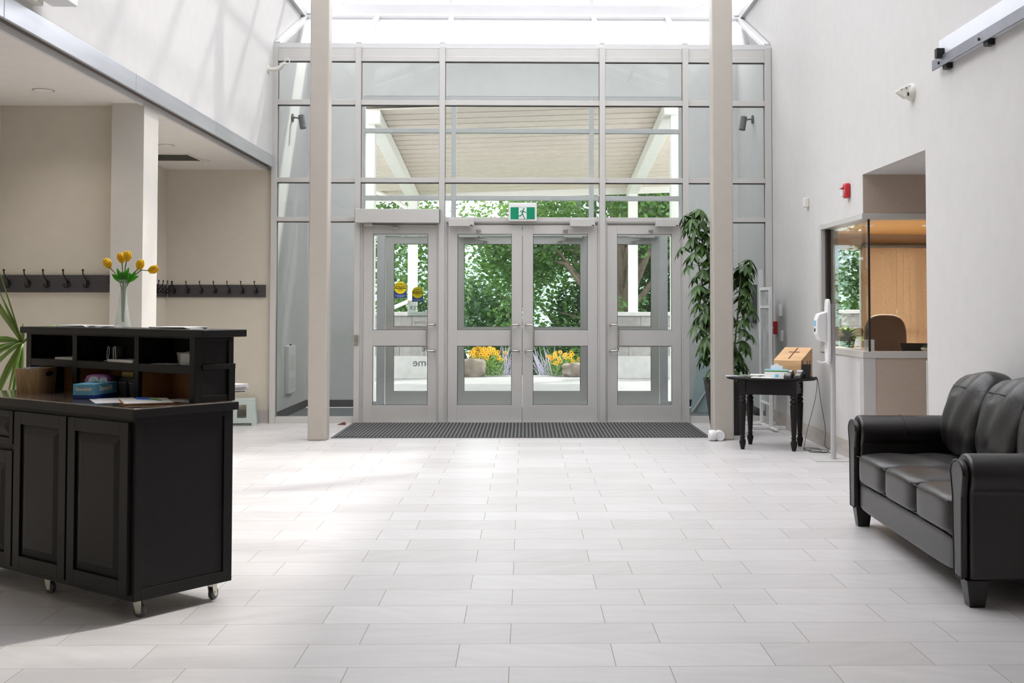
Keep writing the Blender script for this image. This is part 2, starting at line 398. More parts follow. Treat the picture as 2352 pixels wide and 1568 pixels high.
# solid ceiling over the near end, skylight over the far end
SKY0 = 5.6
struct(bx('ceiling', m_white, XL-.15, XR+.15, -3, SKY0, ZT, ZT+.2))
sk = empty('window_skylight', (0, 0, 0), kind='structure')
ridge = 6.45; XM = (XL+XR)/2
g = MB()
for sx_, xe in ((-1, XL), (1, XR)):
    for k in range(9):
        ya = SKY0+.05+k*(15.7-SKY0-.05)/9; yb = ya+(15.7-SKY0-.05)/9
        g.hexa([(xe, ya, ZT+.02), (XM, ya, ridge), (XM, yb, ridge), (xe, yb, ZT+.02), (xe, ya, ZT+.032), (XM, ya, ridge+.012), (XM, yb, ridge+.012), (xe, yb, ZT+.032)])
g.build('roof_pane', m_skyglass, sk)
r = MB()
for xe in (XL, XR):
    for k in range(10):
        y = SKY0+.05+k*(15.7-SKY0-.05)/9
        r.bar((xe, y, ZT+.0), (XM, y, ridge-.03), .06, .09)
    r.box(xe-.05, xe+.05, SKY0, 15.7, ZT-.06, ZT+.03)
    for f in (.33, .66):
        r.bar((xe+(XM-xe)*f, SKY0, ZT+(ridge-ZT)*f), (xe+(XM-xe)*f, 15.7, ZT+(ridge-ZT)*f), .05, .05)
r.box(XM-.05, XM+.05, SKY0, 15.7, ridge-.09, ridge)
r.build('rafter', m_aluw, sk)
struct(MB().prism([(XL, ZT+.2), (XR, ZT+.2), (XM, ridge+.02)], 'y', SKY0-.1, SKY0).build('wall_gable', m_white))
# gable glazing at the far end
gw = empty('window_gable', (0, 0, 0), kind='structure')
gm = MB(); gm.box(XL, XR, 15.64, 15.74, 5.33, 5.46)
gm.box(XL, XR, 15.60, 15.66, 5.25, 5.295)
for x in (-1.009, .896): gm.box(x-.026, x+.026, 15.66, 15.72, 5.46, 6.2)
gm.box(2.80, 2.86, 15.655, 15.72, 5.46, 5.56); gm.box(-2.93, -2.87, 15.655, 15.72, 5.46, 5.56)
gm.build('mullion', m_aluw, gw)
MB().prism([(XL, 5.40), (XR, 5.40), (XM, ridge)], 'y', 15.69, 15.70).build('pane', m_skyglass, gw)
# sloping glass between the curtain wall head and the gable
sg = empty('window_sloping', (0, 0, 0), kind='structure')
def slope(x, t, dz=0): return (x, YW+.03+(15.66-YW-.03)*t, 4.50+(5.28-4.50)*t+dz)
MB().hexa([slope(XL, 0), slope(XR, 0), slope(XR, 1), slope(XL, 1), slope(XL, 0, .01), slope(XR, 0, .01), slope(XR, 1, .01), slope(XL, 1, .01)]).build('pane', m_skyglass, sg)
b = MB()
for x in (-2.96, -1.99, -.99, .92, 1.916, 2.90): b.bar(slope(x, 0, -.0), slope(x, 1, -.0), .065, .07)
b.box(XL, XR, 13.84, 13.90, 4.46, 4.52)
b.build('rafter', m_aluw, sg)
# ------------------------------------------------------------------ curtain wall
cw = empty('window_1', (0, 0, 0), kind='structure')
ver = [(-3.012, -2.945), (-2.022, -1.955), (-1.024, -.956), (.887, .954), (1.882, 1.950), (2.869, 2.945)]
b = MB()
for x0, x1 in ver: b.box(x0, x1, YW-.02, YW+.10, 0, 4.475)
b.build('mullion', m_alu, cw, bevel=.002)
b = MB(); bays = [(-2.945, -2.022), (-1.955, -1.024), (-.956, .887), (.954, 1.882), (1.950, 2.869)]
for i, (x0, x1) in enumerate(bays):
    b.box(x0, x1, YW+.012, YW+.10, 4.36, 4.455); b.box(x0, x1, YW, YW+.10, 4.30, 4.36)
    for z0, z1 in ((3.776, 3.838), (2.851, 2.908), (2.385, 2.437)): b.box(x0, x1, YW, YW+.10, z0, z1)
    if i in (0, 4): b.box(x0, x1, YW, YW+.10, 0, .075)
b.build('transom', m_alu, cw, bevel=.002)
b = MB()
for i, (x0, x1) in enumerate(bays):
    for z0, z1 in ((3.838, 4.30), (2.908, 3.776), (2.437, 2.851)) + (((.075, 2.385),) if i in (0, 4) else ()):
        b.box(x0, x1, YW+.045, YW+.053, z0, z1)
b.build('pane', m_glass, cw)
b = MB()   # slim black glazing gaskets
for i, (x0, x1) in enumerate(bays):
    for z0, z1 in ((3.838, 4.30), (2.908, 3.776), (2.437, 2.851)) + (((.075, 2.385),) if i in (0, 4) else ()):
        b.box(x0, x1, YW+.036, YW+.045, z1-.012, z1); b.box(x0, x0+.006, YW+.036, YW+.045, z0, z1); b.box(x1-.006, x1, YW+.036, YW+.045, z0, z1)
b.build('gasket', m_rub, cw)
# door frames in the inner wall
def door_frame(n, y, rng, hz=2.352, sp=.03):
    o = empty(n, (0, 0, 0), kind='structure'); b = MB()
    for x0, x1 in rng:
        for k, (w, dy) in enumerate(((.018, 0), (.018, .02), (.016, .045))):
            a = x0+sum((.018, .018, .016)[:k]); c = x1-sum((.018, .018, .016)[:k])
            b.box(a, a+w, y+dy, y+.09, 0, 2.385-k*.012); b.box(c-w, c, y+dy, y+.09, 0, 2.385-k*.012)
            b.box(a+w, c-w, y+dy, y+.09, 2.385-(k+1)*.012, 2.385-k*.012)
    b.build('jamb', m_alu, o, bevel=.0015); return o
door_frame('trim_3', YW+.005, [(-1.955, -1.024), (-.956, .887), (.954, 1.882)])
def leaf_door(n, x0, x1, y, pull, hinge=None, closer=None):
    """x0..x1 is the leaf, pull = side (-1 left, +1 right) that carries the handle"""
    o = empty(n, (0, 0, 0), kind='structure')
    ga, gb = x0+.112, x1-.122 if pull > 0 else x1-.112
    if pull < 0: ga = x0+.122
    b = MB()
    b.box(x0, ga, y, y+.045, .008, 2.345); b.box(gb, x1, y, y+.045, .008, 2.345)
    for z0, z1 in ((.008, .21), (.91, 1.095), (2.24, 2.345)): b.box(ga, gb, y+.0015, y+.0435, z0, z1)
    b.build('leaf_frame', m_alu, o, bevel=.002)
    b = MB()
    for z0, z1 in ((.21, .91), (1.095, 2.24)): b.box(ga, gb, y+.018, y+.025, z0, z1)
    b.build('pane', m_glass, o)
    b = MB(); e = .006
    for z0, z1 in ((.21, .91), (1.095, 2.24)):
        b.box(ga, gb, y+.008, y+.017, z0, z0+e); b.box(ga, gb, y+.008, y+.017, z1-e, z1); b.box(ga, ga+e, y+.008, y+.017, z0, z1); b.box(gb-e, gb, y+.008, y+.017, z0, z1)
    b.build('glazing_gasket', m_rub, o)
    hx = (x1-.035) if pull > 0 else (x0+.035); gx = hx-pull*.095
    pts = []
    for z, s_ in ((1.16, 1), (.85, -1)):
        seg = [(hx, y+.002, z), (hx, y-.045, z), (hx-pull*.012, y-.057, z), (gx+pull*.03, y-.06, z), (gx+pull*.009, y-.06, z-s_*.008), (gx, y-.06, z-s_*.03)]
        pts += seg if s_ > 0 else seg[::-1]
    MB().tube(pts, .0105, 10).build('door_handle', m_steelh, o, smooth=True)
    return o
leaves = [(-1.917, -1.032, 1), (-.916, -.036, 1), (-.028, .858, -1), (.976, 1.86, -1)]
for i, (a, c, p) in enumerate(leaves): leaf_door('door_%d' % (i+1), a, c, YW+.02, p)
# vestibule walls and outer glass wall
struct(multi('wall_vestibule', mat('vestibule_lit_paint', (.80, .795, .785), .75), [(XL, -2.246, YO, YO+.12, 0, 4.95), (2.167, XR, YO, YO+.12, 0, 4.95), (-2.246, 2.167, YO, YO+.12, 4.29, 4.95)]))  # back wall colour lightened to stand in for missing vestibule light
struct(multi('baseboard_vestibule', m_rubbase, [(XL, XL+.012, 13.95, YO, 0, .10), (XR-.012, XR, 13.95, YO, 0, .10), (XL, -2.25, YO-.012, YO, 0, .10), (2.17, XR, YO-.012, YO, 0, .10)]))
ow = empty('window_2', (0, 0, 0), kind='structure')  # outer frame in white, painting in the reflections that wash over it
b = MB()
for x0, x1 in ((-1.023, -.957), (.885, .951)): b.box(x0, x1, YO, YO+.10, 0, 4.288)
for x0, x1 in ((-2.04, -1.93), (1.862, 1.972)): b.box(x0, x1, YO, YO+.10, 0, 2.35)
for x0, x1 in ((-2.246, -2.215), (2.136, 2.167)): b.box(x0, x1, YO, YO+.10, 0, 4.29)
b.build('mullion', m_aluw, ow, bevel=.002)
b = MB()
for z0, z1 in ((4.24, 4.288), (3.78, 3.84), (2.845, 2.908), (2.352, 2.43)):
    for x0, x1 in ((-2.215, -1.023), (-.957, .885), (.951, 2.136)): b.box(x0, x1, YO+.002, YO+.098, z0, z1)
for x0, x1 in ((-2.215, -2.04), (1.972, 2.136)): b.box(x0, x1, YO, YO+.1, 0, .075)
b.build('transom', m_aluw, ow, bevel=.002)
b = MB()
for x0, x1 in ((-2.215, -1.023), (-.957, .885), (.951, 2.136)):
    for z0, z1 in ((3.84, 4.24), (2.908, 3.78), (2.43, 2.845)): b.box(x0, x1, YO+.045, YO+.053, z0, z1)
for x0, x1 in ((-2.215, -2.04), (1.972, 2.136)): b.box(x0, x1, YO+.045, YO+.053, .075, 2.352)
b.build('pane', m_glass, ow)
for i, (a, c, p) in enumerate([(-1.92, -1.03, 1), (-.95, -.037, 1), (-.03, .876, -1), (.96, 1.855, -1)]): leaf_door('door_%d' % (i+5), a, c, YO+.02, p)
# square posts in the lobby
for x0, x1, lab in ((-2.231, -2.035, 'tall square off-white steel post left of the entrance doors'), (1.945, 2.160, 'tall square off-white steel post in front of the tall potted plant')):
    o = bx('column', m_post, x0, x1, 12.02, 12.22, 0, 5.4 + .0, bevel=.018, seg=4)
    tag(o, lab, 'column', 'square steel posts of the lobby')
# tile skirting
struct(multi('baseboard_right', m_tilebase, [(XR-.014, XR, 8.0-11, 8.50, 0, .16), (XR-.014, XR, 10.08, 13.80, 0, .16)]))
struct(multi('baseboard_left', m_tilebase, [(-4.25, -3.03, 13.838, 13.85, 0, .16), (-4.25, -4.238, -3, 13.84, 0, .16)]))

# ------------------------------------------------------------------ reception booth on the right
struct(multi('wall_booth', m_lam, [(XR+.002, 5.4, 10.094, 10.22, 0, .93), (XR+.002, 5.4, 10.094, 10.22, 2.19, 2.53), (5.4, 5.5, 8.4, 14, 0, 2.53)]))
struct(multi('ceiling_passage', m_white, [(XR+.15, 5.4, 8.5, 10.10, 2.53, 2.6)]))
struct(multi('wall_passage', m_white, [(XR+.15, 5.4, 8.38, 8.5, 0, 2.6)]))
struct(bx('ceiling_booth', m_warm, XR+.15, 5.4, 10.22, 13.85, 2.24, 2.3))
wb = empty('window_3', (0, 0, 0), kind='structure')
b = MB(); b.box(XR-.012, XR+.16, 10.085, 11.57, 2.14, 2.19); b.box(XR-.012, XR+.16, 10.085, 11.57, .93, .985)
b.box(XR+.16, 5.4, 10.085, 10.235, 2.14, 2.19); b.box(XR+.16, 5.4, 10.085, 10.235, .93, .985)
b.box(XR-.012, XR+.16, 11.50, 11.58, .985, 2.14)
b.box(XR-.008, XR+.10, 10.09, 10.20, 0, .93)
b.build('booth_frame', m_alu, wb, bevel=.002)
b = MB(); b.box(XR+.05, XR+.058, 10.11, 11.50, .985, 2.14); b.box(XR+.058, 5.4, 10.11, 10.118, .985, 2.14); b.build('pane', m_glassb, wb)
b = MB(); b.box(XR+.046, XR+.062, 10.104, 10.120, .985, 2.14); b.box(XR+.03, XR+.07, 11.44, 11.50, .985, 2.14); b.build('gasket', m_ink, wb)
# booth back wall: window strip with blinds
struct(multi('wall_booth_outer', m_lam, [(XR+.15, 3.42, 13.85, 14.0, 0, 2.3), (3.42, 5.4, 13.85, 14.0, 0, .60), (3.42, 5.4, 13.85, 14.0, 2.12, 2.3)]))
w4 = empty('window_4', (0, 0, 0), kind='structure')
b = MB(); b.box(3.42, 5.4, 13.86, 13.94, .60, .66); b.box(3.42, 5.4, 13.86, 13.94, 1.02, 1.12); b.box(3.42, 5.4, 13.86, 13.94, 2.06, 2.12)
for x in (3.42, 4.02, 4.72, 5.34): b.box(x, x+.06, 13.86, 13.94, .60, 2.12)
b.build('window_frame', m_alu, w4, bevel=.002)
bx('pane', m_glass, 3.42, 5.4, 13.895, 13.901, .66, 2.06, w4)
for x0, x1, lab in ((4.02, 4.43, 'narrow tan woven roller blind in the booth, next to the open window strip'), (4.432, 5.38, 'wide tan woven roller blind across the right side of the booth back wall')):
    o = empty('roller_blind', (x0, 13.80, 0), 0, lab, 'blind', 'woven blinds in the reception booth')
    b = MB(); n = 12
    for k in range(n):
        xa = (x1-x0)*k/n; xb = (x1-x0)*(k+1)/n; ya = .006*math.sin(k*1.1); yb = .006*math.sin((k+1)*1.1)
        b.hexa([(xa, ya, .62), (xb, yb, .62), (xb, yb+.003, .62), (xa, ya+.003, .62), (xa, ya, 2.08), (xb, yb, 2.08), (xb, yb+.003, 2.08), (xa, ya+.003, 2.08)])
    b.build('blind_fabric', m_blind, o)
    MB().tube([(0, .0, 2.11), (x1-x0, .0, 2.11)], .025, 12).build('roller', m_plgrey, o, smooth=True)
    bx('hem_bar', m_plgrey, 0, x1-x0, -.008, .010, .60, .625, o)
for x, y, lab in ((3.62, 12.2, 'left small warm downlight in the booth ceiling'), (4.25, 12.2, 'right small warm downlight in the booth ceiling')):
    o = empty('downlight', (x, y, 2.24), 0, lab, 'ceiling light', 'downlights in the booth ceiling')
    MB().lathe([(.03, -.012), (.055, -.012), (.06, -.001), (.03, -.001)], n=20).build('rim', m_plwhite, o, smooth=True)
    L = bpy.data.lights.new('booth_lamp', 'SPOT'); L.energy = 150; L.color = (1, .86, .70); L.shadow_soft_size = .05; L.spot_size = math.radians(105); L.spot_blend = .6
    lo = bpy.data.objects.new('booth_lamp', L); COL.objects.link(lo); lo.parent = o; lo.location = (0, 0, -.08)

# ------------------------------------------------------------------ reception counter on castors
cab = empty('reception_counter', (-1.70, 5.105, 0), math.radians(-38), 'black mobile reception counter with raised pigeonhole shelf and brown laminate worktop', 'counter')
cb = cab
XC = -1.52
MB().box(XC, -.02, .02, .54, .085, .885).build('carcass', m_black, cb, bevel=.003)
b = MB()                                              # frame on the end panel
b.box(-.02, -.012, .02, .055, .085, .885); b.box(-.02, -.012, .49, .54, .085, .885); b.box(-.02, -.012, .055, .49, .085, .135); b.box(-.02, -.012, .055, .49, .86, .885)
b.build('end_frame', m_black, cb, bevel=.0015)
bx('countertop', m_counter, XC-.03, 0, 0, .56, .885, .925, cb, bevel=.004)
bx('countertop_edge', m_black, XC-.032, .002, -.002, .562, .884, .921, cb, bevel=.002)
def raised_door(nm, x0, x1, z0, z1, y=.0, fr=.06):
    b = MB(); b.box(x0, x0+fr, y, y+.02, z0, z1); b.box(x1-fr, x1, y, y+.02, z0, z1); b.box(x0+fr, x1-fr, y, y+.02, z0, z0+fr); b.box(x0+fr, x1-fr, y, y+.02, z1-fr, z1)
    a, c, e, f = x0+fr, x1-fr, z0+fr, z1-fr; s = .045
    V = lambda x, yy, z: (x, yy, z)
    o_ = [(a, y+.013, e), (c, y+.013, e), (c, y+.013, f), (a, y+.013, f)]
    i_ = [(a+s, y+.001, e+s), (c-s, y+.001, e+s), (c-s, y+.001, f-s), (a+s, y+.001, f-s)]
    k_ = [(p[0], y+.02, p[2]) for p in o_]
    A = [b.bm.verts.new(p) for p in o_]; B = [b.bm.verts.new(p) for p in i_]; K = [b.bm.verts.new(p) for p in k_]
    for i in range(4):
        b.bm.faces.new((A[i], A[(i+1) % 4], B[(i+1) % 4], B[i])); b.bm.faces.new((A[i], K[i], K[(i+1) % 4], A[(i+1) % 4]))
    b.bm.faces.new(B); b.bm.faces.new(K[::-1])
    return b.build(nm, m_black, cb, bevel=.0015)
raised_door('door', -.517, -.040, .112, .862)
raised_door('door', -.990, -.532, .112, .862)
raised_door('drawer', -1.470, -1.004, .700, .862, fr=.03)
raised_door('door', -1.470, -1.004, .112, .668)
# raised shelf unit
bx('shelf_top', m_black, -1.545, .04, .325, .575, 1.228, 1.262, cb, bevel=.003)
b = MB(); hy = .345
for x0, x1 in ((-1.511, -1.462), (-1.065, -1.023), (-.522, -.485), (-.085, -.046)): b.box(x0, x1, hy, hy+.022, .925, 1.228)
for x0, x1 in ((-1.462, -1.065), (-1.023, -.522), (-.485, -.085)):
    b.box(x0, x1, hy+.001, hy+.021, 1.056, 1.094)
b.box(-1.462, -.085, hy+.001, hy+.021, 1.221, 1.228)
b.build('face_frame', m_black, cb, bevel=.0015)
b = MB()
b.box(-1.505, -1.475, hy+.022, .555, .925, 1.228)
for x in (-1.044, -.503): b.box(x-.009, x+.009, hy+.022, .545, 1.076, 1.228)
b.box(-1.475, -.075, hy+.022, .545, 1.076, 1.092)
b.build('divider', m_blackin, cb)
for x in (-1.044, -.503): tag(bx('divider', m_fibre, x-.009, x+.009, hy+.022, .545, .925, 1.076, cb), 'bare brown lower divider', None)
bx('back_panel', m_blackin, -1.475, -.075, .545, .555, 1.092, 1.228, cb)
tag(bx('back_panel', m_fibre, -1.475, -.075, .545, .555, .925, 1.076, cb), 'bare brown fibreboard back', None)
b = MB(); b.box(-.075, -.052, hy+.022, .56, .925, 1.228)
b.box(-.052, -.044, hy, hy+.04, .925, 1.228); b.box(-.052, -.044, .535, .565, 1.1, 1.228); b.box(-.052, -.040, .535, .572, .925, 1.095)
b.box(-.052, -.038, hy+.04, .572, 1.075, 1.100); b.box(-.052, -.044, hy+.04, .535, .925, .955); b.box(-.052, -.044, hy+.04, .535, 1.213, 1.228)
b.build('side_panel', m_black, cb, bevel=.0015)
def castor(x, y, a):
    o = empty('castor', (x, y, 0), a); o.parent = cb
    b = MB(); b.box(-.025, .025, -.025, .025, .079, .085)
    b.hexa([(-.005, -.014, .02), (.02, -.014, .02), (.02, -.011, .02), (-.005, -.011, .02), (-.022, -.014, .079), (.018, -.014, .079), (.018, -.011, .079), (-.022, -.011, .079)])
    b.hexa([(-.005, .011, .02), (.02, .011, .02), (.02, .014, .02), (-.005, .014, .02), (-.022, .011, .079), (.018, .011, .079), (.018, .014, .079), (-.022, .014, .079)])
    b.build('fork', m_castm, o)
    MB().lathe([(.012, -.0105), (.027, -.010), (.028, -.005), (.028, .005), (.027, .010), (.012, .0105)], (.008, 0, .028), 20, 'y').build('wheel', m_rub, o, smooth=True)
    MB().lathe([(.004, -.016), (.012, -.0155), (.012, .0155), (.004, .016)], (.008, 0, .028), 14, 'y').build('hub', m_castm, o, smooth=True)
for x, y, a in ((-.075, .085, .5), (-.07, .475, 1.9), (-.80, .085, .2), (-1.45, .085, .7), (-.80, .475, 1.2), (-1.45, .475, .4)): castor(x, y, a)

Rcab = Matrix.Rotation(math.radians(-38), 3, 'Z')
def C(x, y, z): v = Rcab @ Vector((x, y, 0)); return (v.x-1.70, v.y+5.105, z)
ac = math.radians(-38)
# woven wood basket with papers
bk = empty('storage_basket', C(-1.262, .262, .925), ac+math.radians(35), 'rectangular wood-veneer basket with hand slots and papers inside, on the worktop', 'basket')
def rrect(hx, hy_, r, n=5):
    p = []
    for cx, cy, a0 in ((hx-r, hy_-r, 0), (-hx+r, hy_-r, PI/2), (-hx+r, -hy_+r, PI), (hx-r, -hy_+r, 1.5*PI)):
        for k in range(n+1): a = a0+PI/2*k/n; p.append((cx+r*math.cos(a), cy+r*math.sin(a)))
    return p
b = MB(); rg = []
for hx, hy_, z in ((.064, .092, 0), (.072, .102, .127), (.066, .096, .127), (.060, .088, .006)):
    rg.append([(x, y, z) for x, y in rrect(hx, hy_, .022)])
b.rings(rg); b.build('basket_wall', m_basket, bk, smooth=True)
b = MB()
hs = [(math.cos(t)*.042, math.sin(t)*.014) for t in [2*PI*k/16 for k in range(16)]]
b.prism([(y_, z_+.098) for y_, z_ in hs], 'x', .062, .0715)
b.build('hand_slot', m_blackin, bk)
for k in range(5):
    o = MB().box(-.0012, .0012, -.05, .05, 0, .112).build('envelope', m_paperg if k % 2 else m_paper, None)
    o.location = C(-1.292+.010*k, .235+.006*k, .945); o.rotation_euler = (0, math.radians(-18+6*k), ac+math.radians(35))
    tag(o, 'letter or leaflet leaning inside the wood-veneer basket', 'leaflet', 'leaflets in the basket')
def tissue(name, loc, rz, L, D, H, lab, brand=True, tissues=True):
    o = empty(name, loc, rz, lab, 'box', None)
    bx('carton', m_blue, -L/2, L/2, -D/2, D/2, .018, H, o, bevel=.001); bx('carton_base_band', m_navy, -L/2-.0004, L/2+.0004, -D/2-.0004, D/2+.0004, 0, .020, o, bevel=.001)
    if brand:
        text('lettering', 'SnowSoft', L*.19, m_paper, o, (0, -D/2-.0008, H*.66), FACE, bold=.0012)
        text('lettering', 'SnowSoft', D*.15, m_paper, o, (L/2+.0008, 0, H*.66), (PI/2, 0, PI/2), bold=.0012)
    if tissues:
        b = MB()
        for px_, s in ((-.022, 1), (.005, -1), (.022, 1)):
            n = 6; R_ = []
            A = [b.bm.verts.new((px_+(i/n-.5)*.07+s*.01, .008*math.sin(i*1.7), H-.001)) for i in range(n+1)]
            T = [b.bm.verts.new((px_+(i/n-.5)*.045+s*.02, .012*math.sin(i*1.7+1), H+.030-.02*abs(i/n-.5))) for i in range(n+1)]
            for i in range(n): b.bm.faces.new((A[i], A[i+1], T[i+1], T[i]))
        t = b.build('tissue', m_paper, o, smooth=True)
        sm = t.modifiers.new('s', 'SOLIDIFY'); sm.thickness = .0015
    return o
tissue('tissue_box', C(-.712, .258, .925), ac+math.radians(30), .11, .22, .072, 'light blue tissue box with white tissues pulled up, at the front of the worktop')
tissue('tissue_box', C(-1.060, .44, .925), ac+math.radians(10), .115, .10, .072, 'second light blue tissue carton, half hidden behind the shelf post beside the basket', tissues=False)
o = MB().pillow(-.075, .075, -.05, .05, 0, .105, 5, 6).build('fabric_pouch', m_purple, None, smooth=True); o.location = C(-.83, .366, .925); o.rotation_euler = (0, 0, ac+.3)
tag(o, 'purple box behind the front tissue box', 'box')
o = bx('brass_plaque', m_gold, -.042, .042, -.012, .012, 0, .026); o.location = C(-.755, .475, 1.012); o.rotation_euler = (0, 0, ac+.1)
tag(o, 'small brass-coloured plate lying on the dark tray in the lower middle compartment', 'plaque')
o = MB(); o.box(-.19, .19, -.055, .055, 0, .004); o.box(-.19, .19, .05, .055, 0, .085); o.box(-.19, -.185, -.055, .055, 0, .085); o.box(.185, .19, -.055, .055, 0, .085); o.box(-.19, .19, -.055, -.05, 0, .06); o.box(-.19, .19, -.05, .05, .06, .085)
o = o.build('desk_tray', m_plgrey, None, bevel=.002); o.location = C(-.775, .475, .926); o.rotation_euler = (0, 0, ac)
tag(o, 'black plastic desk tray in the lower middle compartment', 'tray')
for i, (x, y) in enumerate(((-.655, .395), (-.575, .40))):
    o = MB().hexa([(-.026, -.022, 0), (.026, -.022, 0), (.026, .022, 0), (-.026, .022, 0), (-.034, -.028, .072), (.034, -.028, .072), (.034, .028, .072), (-.034, .028, .072)]).build('card_holder', mat('smoked_plastic', (.06, .06, .065), .25), None, bevel=.003)
    o.location = C(x, y, .925); o.rotation_euler = (0, 0, ac)
    tag(o, ('left' if i == 0 else 'right')+' dark plastic card holder beside the tray, lower middle compartment', 'card holder', 'dark card holders')
# papers and pens by the open compartment
def sheet(name, x, y, z, w, d, rz, m, lab, cat, h=.0012, grp=None):
    o = bx(name, m, -w/2, w/2, -d/2, d/2, 0, h); o.location = C(x, y, z); o.rotation_euler = (0, 0, ac+rz); return tag(o, lab, cat, grp)
sheet('paper_sheet', -.47, .215, .9252, .30, .21, -.45, m_paper, 'loose white sheet on the worktop next to the tissue box', 'paper')
cbd = sheet('clipboard', -.27, .245, .9268, .30, .22, -.5, m_fibre, 'brown clipboard with white paper below the right compartment', 'clipboard', .004)
bx('clipped_paper', m_paper, -.145, .145, -.105, .105, .004, .006, cbd)
sheet('paper_sheet', -.20, .42, .9252, .24, .16, .2, m_paper, 'white sheet lying inside the open lower right compartment', 'paper')
for i, (x, y, rz, m_, lab) in enumerate(((-.33, .28, .3, mat('pen_blue', (.0, .15, .75), .4), 'blue pen lying on the clipboard'), (-.255, .285, -.1, mat('pen_green', (.12, .35, .05), .4), 'green pen lying on the clipboard'))):
    o = empty('pen', C(x, y, .9375), ac+rz, lab, 'pen'); MB().tube([(-.05, 0, 0), (.05, 0, 0), (.058, 0, 0)], [.0045, .0045, .001], 8).build('barrel', m_, o, smooth=True)
    MB().tube([(.02, 0, .003), (.055, 0, .0035)], .0022, 6).build('grip', m_plwhite, o, smooth=True)
# things in the upper row
sheet('paper_sheet', -1.17, .44, 1.0925, .2, .13, .1, m_paper, 'white papers in the upper left compartment', 'papers', .012)
sheet('folder_stack', -.66, .435, 1.0925, .24, .15, -.08, m_paper, 'small pile of folders in the upper middle compartment', 'papers', .014)
o = MB().lathe([(.030, 0), (.036, .075), (.033, .075), (.028, .004)], n=20).build('penholder_cup', m_ink, None, smooth=True); o.location = C(-.78, .43, 1.0925)
tag(o, 'black cup in the upper middle compartment', 'cup')
for i, (dx, ph) in enumerate(((-.035, 0), (.045, 1))):
    pts = [Vector(C(-.78+dx, .394, 1.0945))]
    P = [(0, 0, .004), (.004, -.002, .05), (.010, 0, .078), (.022, 0, .07), (.020, -.003, .03), (.012, -.004, .004), (-.012, -.008, .003), (0, 0, .004)]
    o = MB().tube([(p[0]*(1-2*ph), p[1], p[2]) for p in P], .0016, 6).build('lanyard_cord', m_paper, None, smooth=True); o.location = C(-.78+dx, .385, 1.0935); o.rotation_euler = (0, 0, ac)
    tag(o, 'white cord looped '+('left' if i == 0 else 'right')+' of the black cup', 'cord', 'white cords')
o = empty('leaflet_tray', C(-.155, .43, 1.0925), ac, 'clear tray full of white leaflets in the upper right compartment', 'tray')
MB().hexa([(-.06, -.05, 0), (.06, -.05, 0), (.06, .08, 0), (-.06, .08, 0), (-.068, -.056, .062), (.06, -.056, .062), (.06, .08, .062), (-.068, .08, .062)]).build('tray_wall', m_crystal, o)
b = MB()
for k in range(9): b.hexa([(-.056, -.045, .002+k*.006), (.055, -.045, .002+k*.006), (.055, .07, .002+k*.009), (-.056, .07, .002+k*.009), (-.056, -.045, .006+k*.006), (.055, -.045, .006+k*.006), (.055, .07, .008+k*.009), (-.056, .07, .008+k*.009)])
b.build('leaflets', m_paper, o)
sheet('paper_sheet', -.32, .41, 1.0925, .16, .1, .1, m_paperg, 'flat grey leaflets at the front of the upper right compartment', 'papers', .004)
# on the raised shelf
def stackp(x, y, z, w, d, rz, n, lab, ms, grp=None):
    o = empty('magazine_pile', C(x, y, z), ac+rz, lab, 'magazines', grp)
    for k in range(n):
        p = bx('magazine', ms[k % len(ms)], -w/2, w/2, -d/2, d/2, 0, .0035, o); p.location = (rnd.uniform(-.006, .006), rnd.uniform(-.006, .006), k*.0036); p.rotation_euler = (0, 0, rnd.uniform(-.12, .12))
    return o
stackp(-1.17, .45, 1.262, .19, .13, .3, 3, 'thin pile of leaflets at the left end of the raised shelf', [m_paperg, m_paper, m_paper])
stackp(-.93, .45, 1.262, .16, .12, -.1, 3, 'thin pile of leaflets just left of the glass vase', [m_paperg, m_paper, m_paper])
stackp(-.325, .46, 1.262, .22, .16, .25, 3, 'thin pile of leaflets at the right of the raised shelf', [m_paper, m_paperg, m_paper])
# vase and tulips
vz = empty('flower_vase', C(-.768, .44, 1.262), ac, 'slim cut-glass bud vase flaring to a wide foot, holding yellow tulips', 'vase')
prof = [(.002, .001), (.040, .001), (.042, .010), (.037, .025), (.031, .06), (.024, .11), (.018, .16), (.0165, .20), (.020, .225), (.025, .243)]
pr2 = [(r+(.0012 if k % 2 else 0), z) for k, (r, z) in enumerate([(prof[i][0]+(prof[i+1][0]-prof[i][0])*t, prof[i][1]+(prof[i+1][1]-prof[i][1])*t) for i in range(len(prof)-1) for t in (0, .25, .5, .75)])]
MB().lathe(pr2+[(.023, .243)]+[(max(.002, r-.003), z+.002) for r, z in prof[:0:-1]], n=28).build('vase_body', m_crystal, vz, smooth=True)
Yc = math.sqrt(0)
heads = [(-.072, .0, .308, -.45), (-.012, .012, .335, -.2), (.022, -.012, .342, .05), (.078, .0, .300, .25), (.128, .012, .290, 1.2)]
vl = Vector(C(-.768, .44, 1.262))
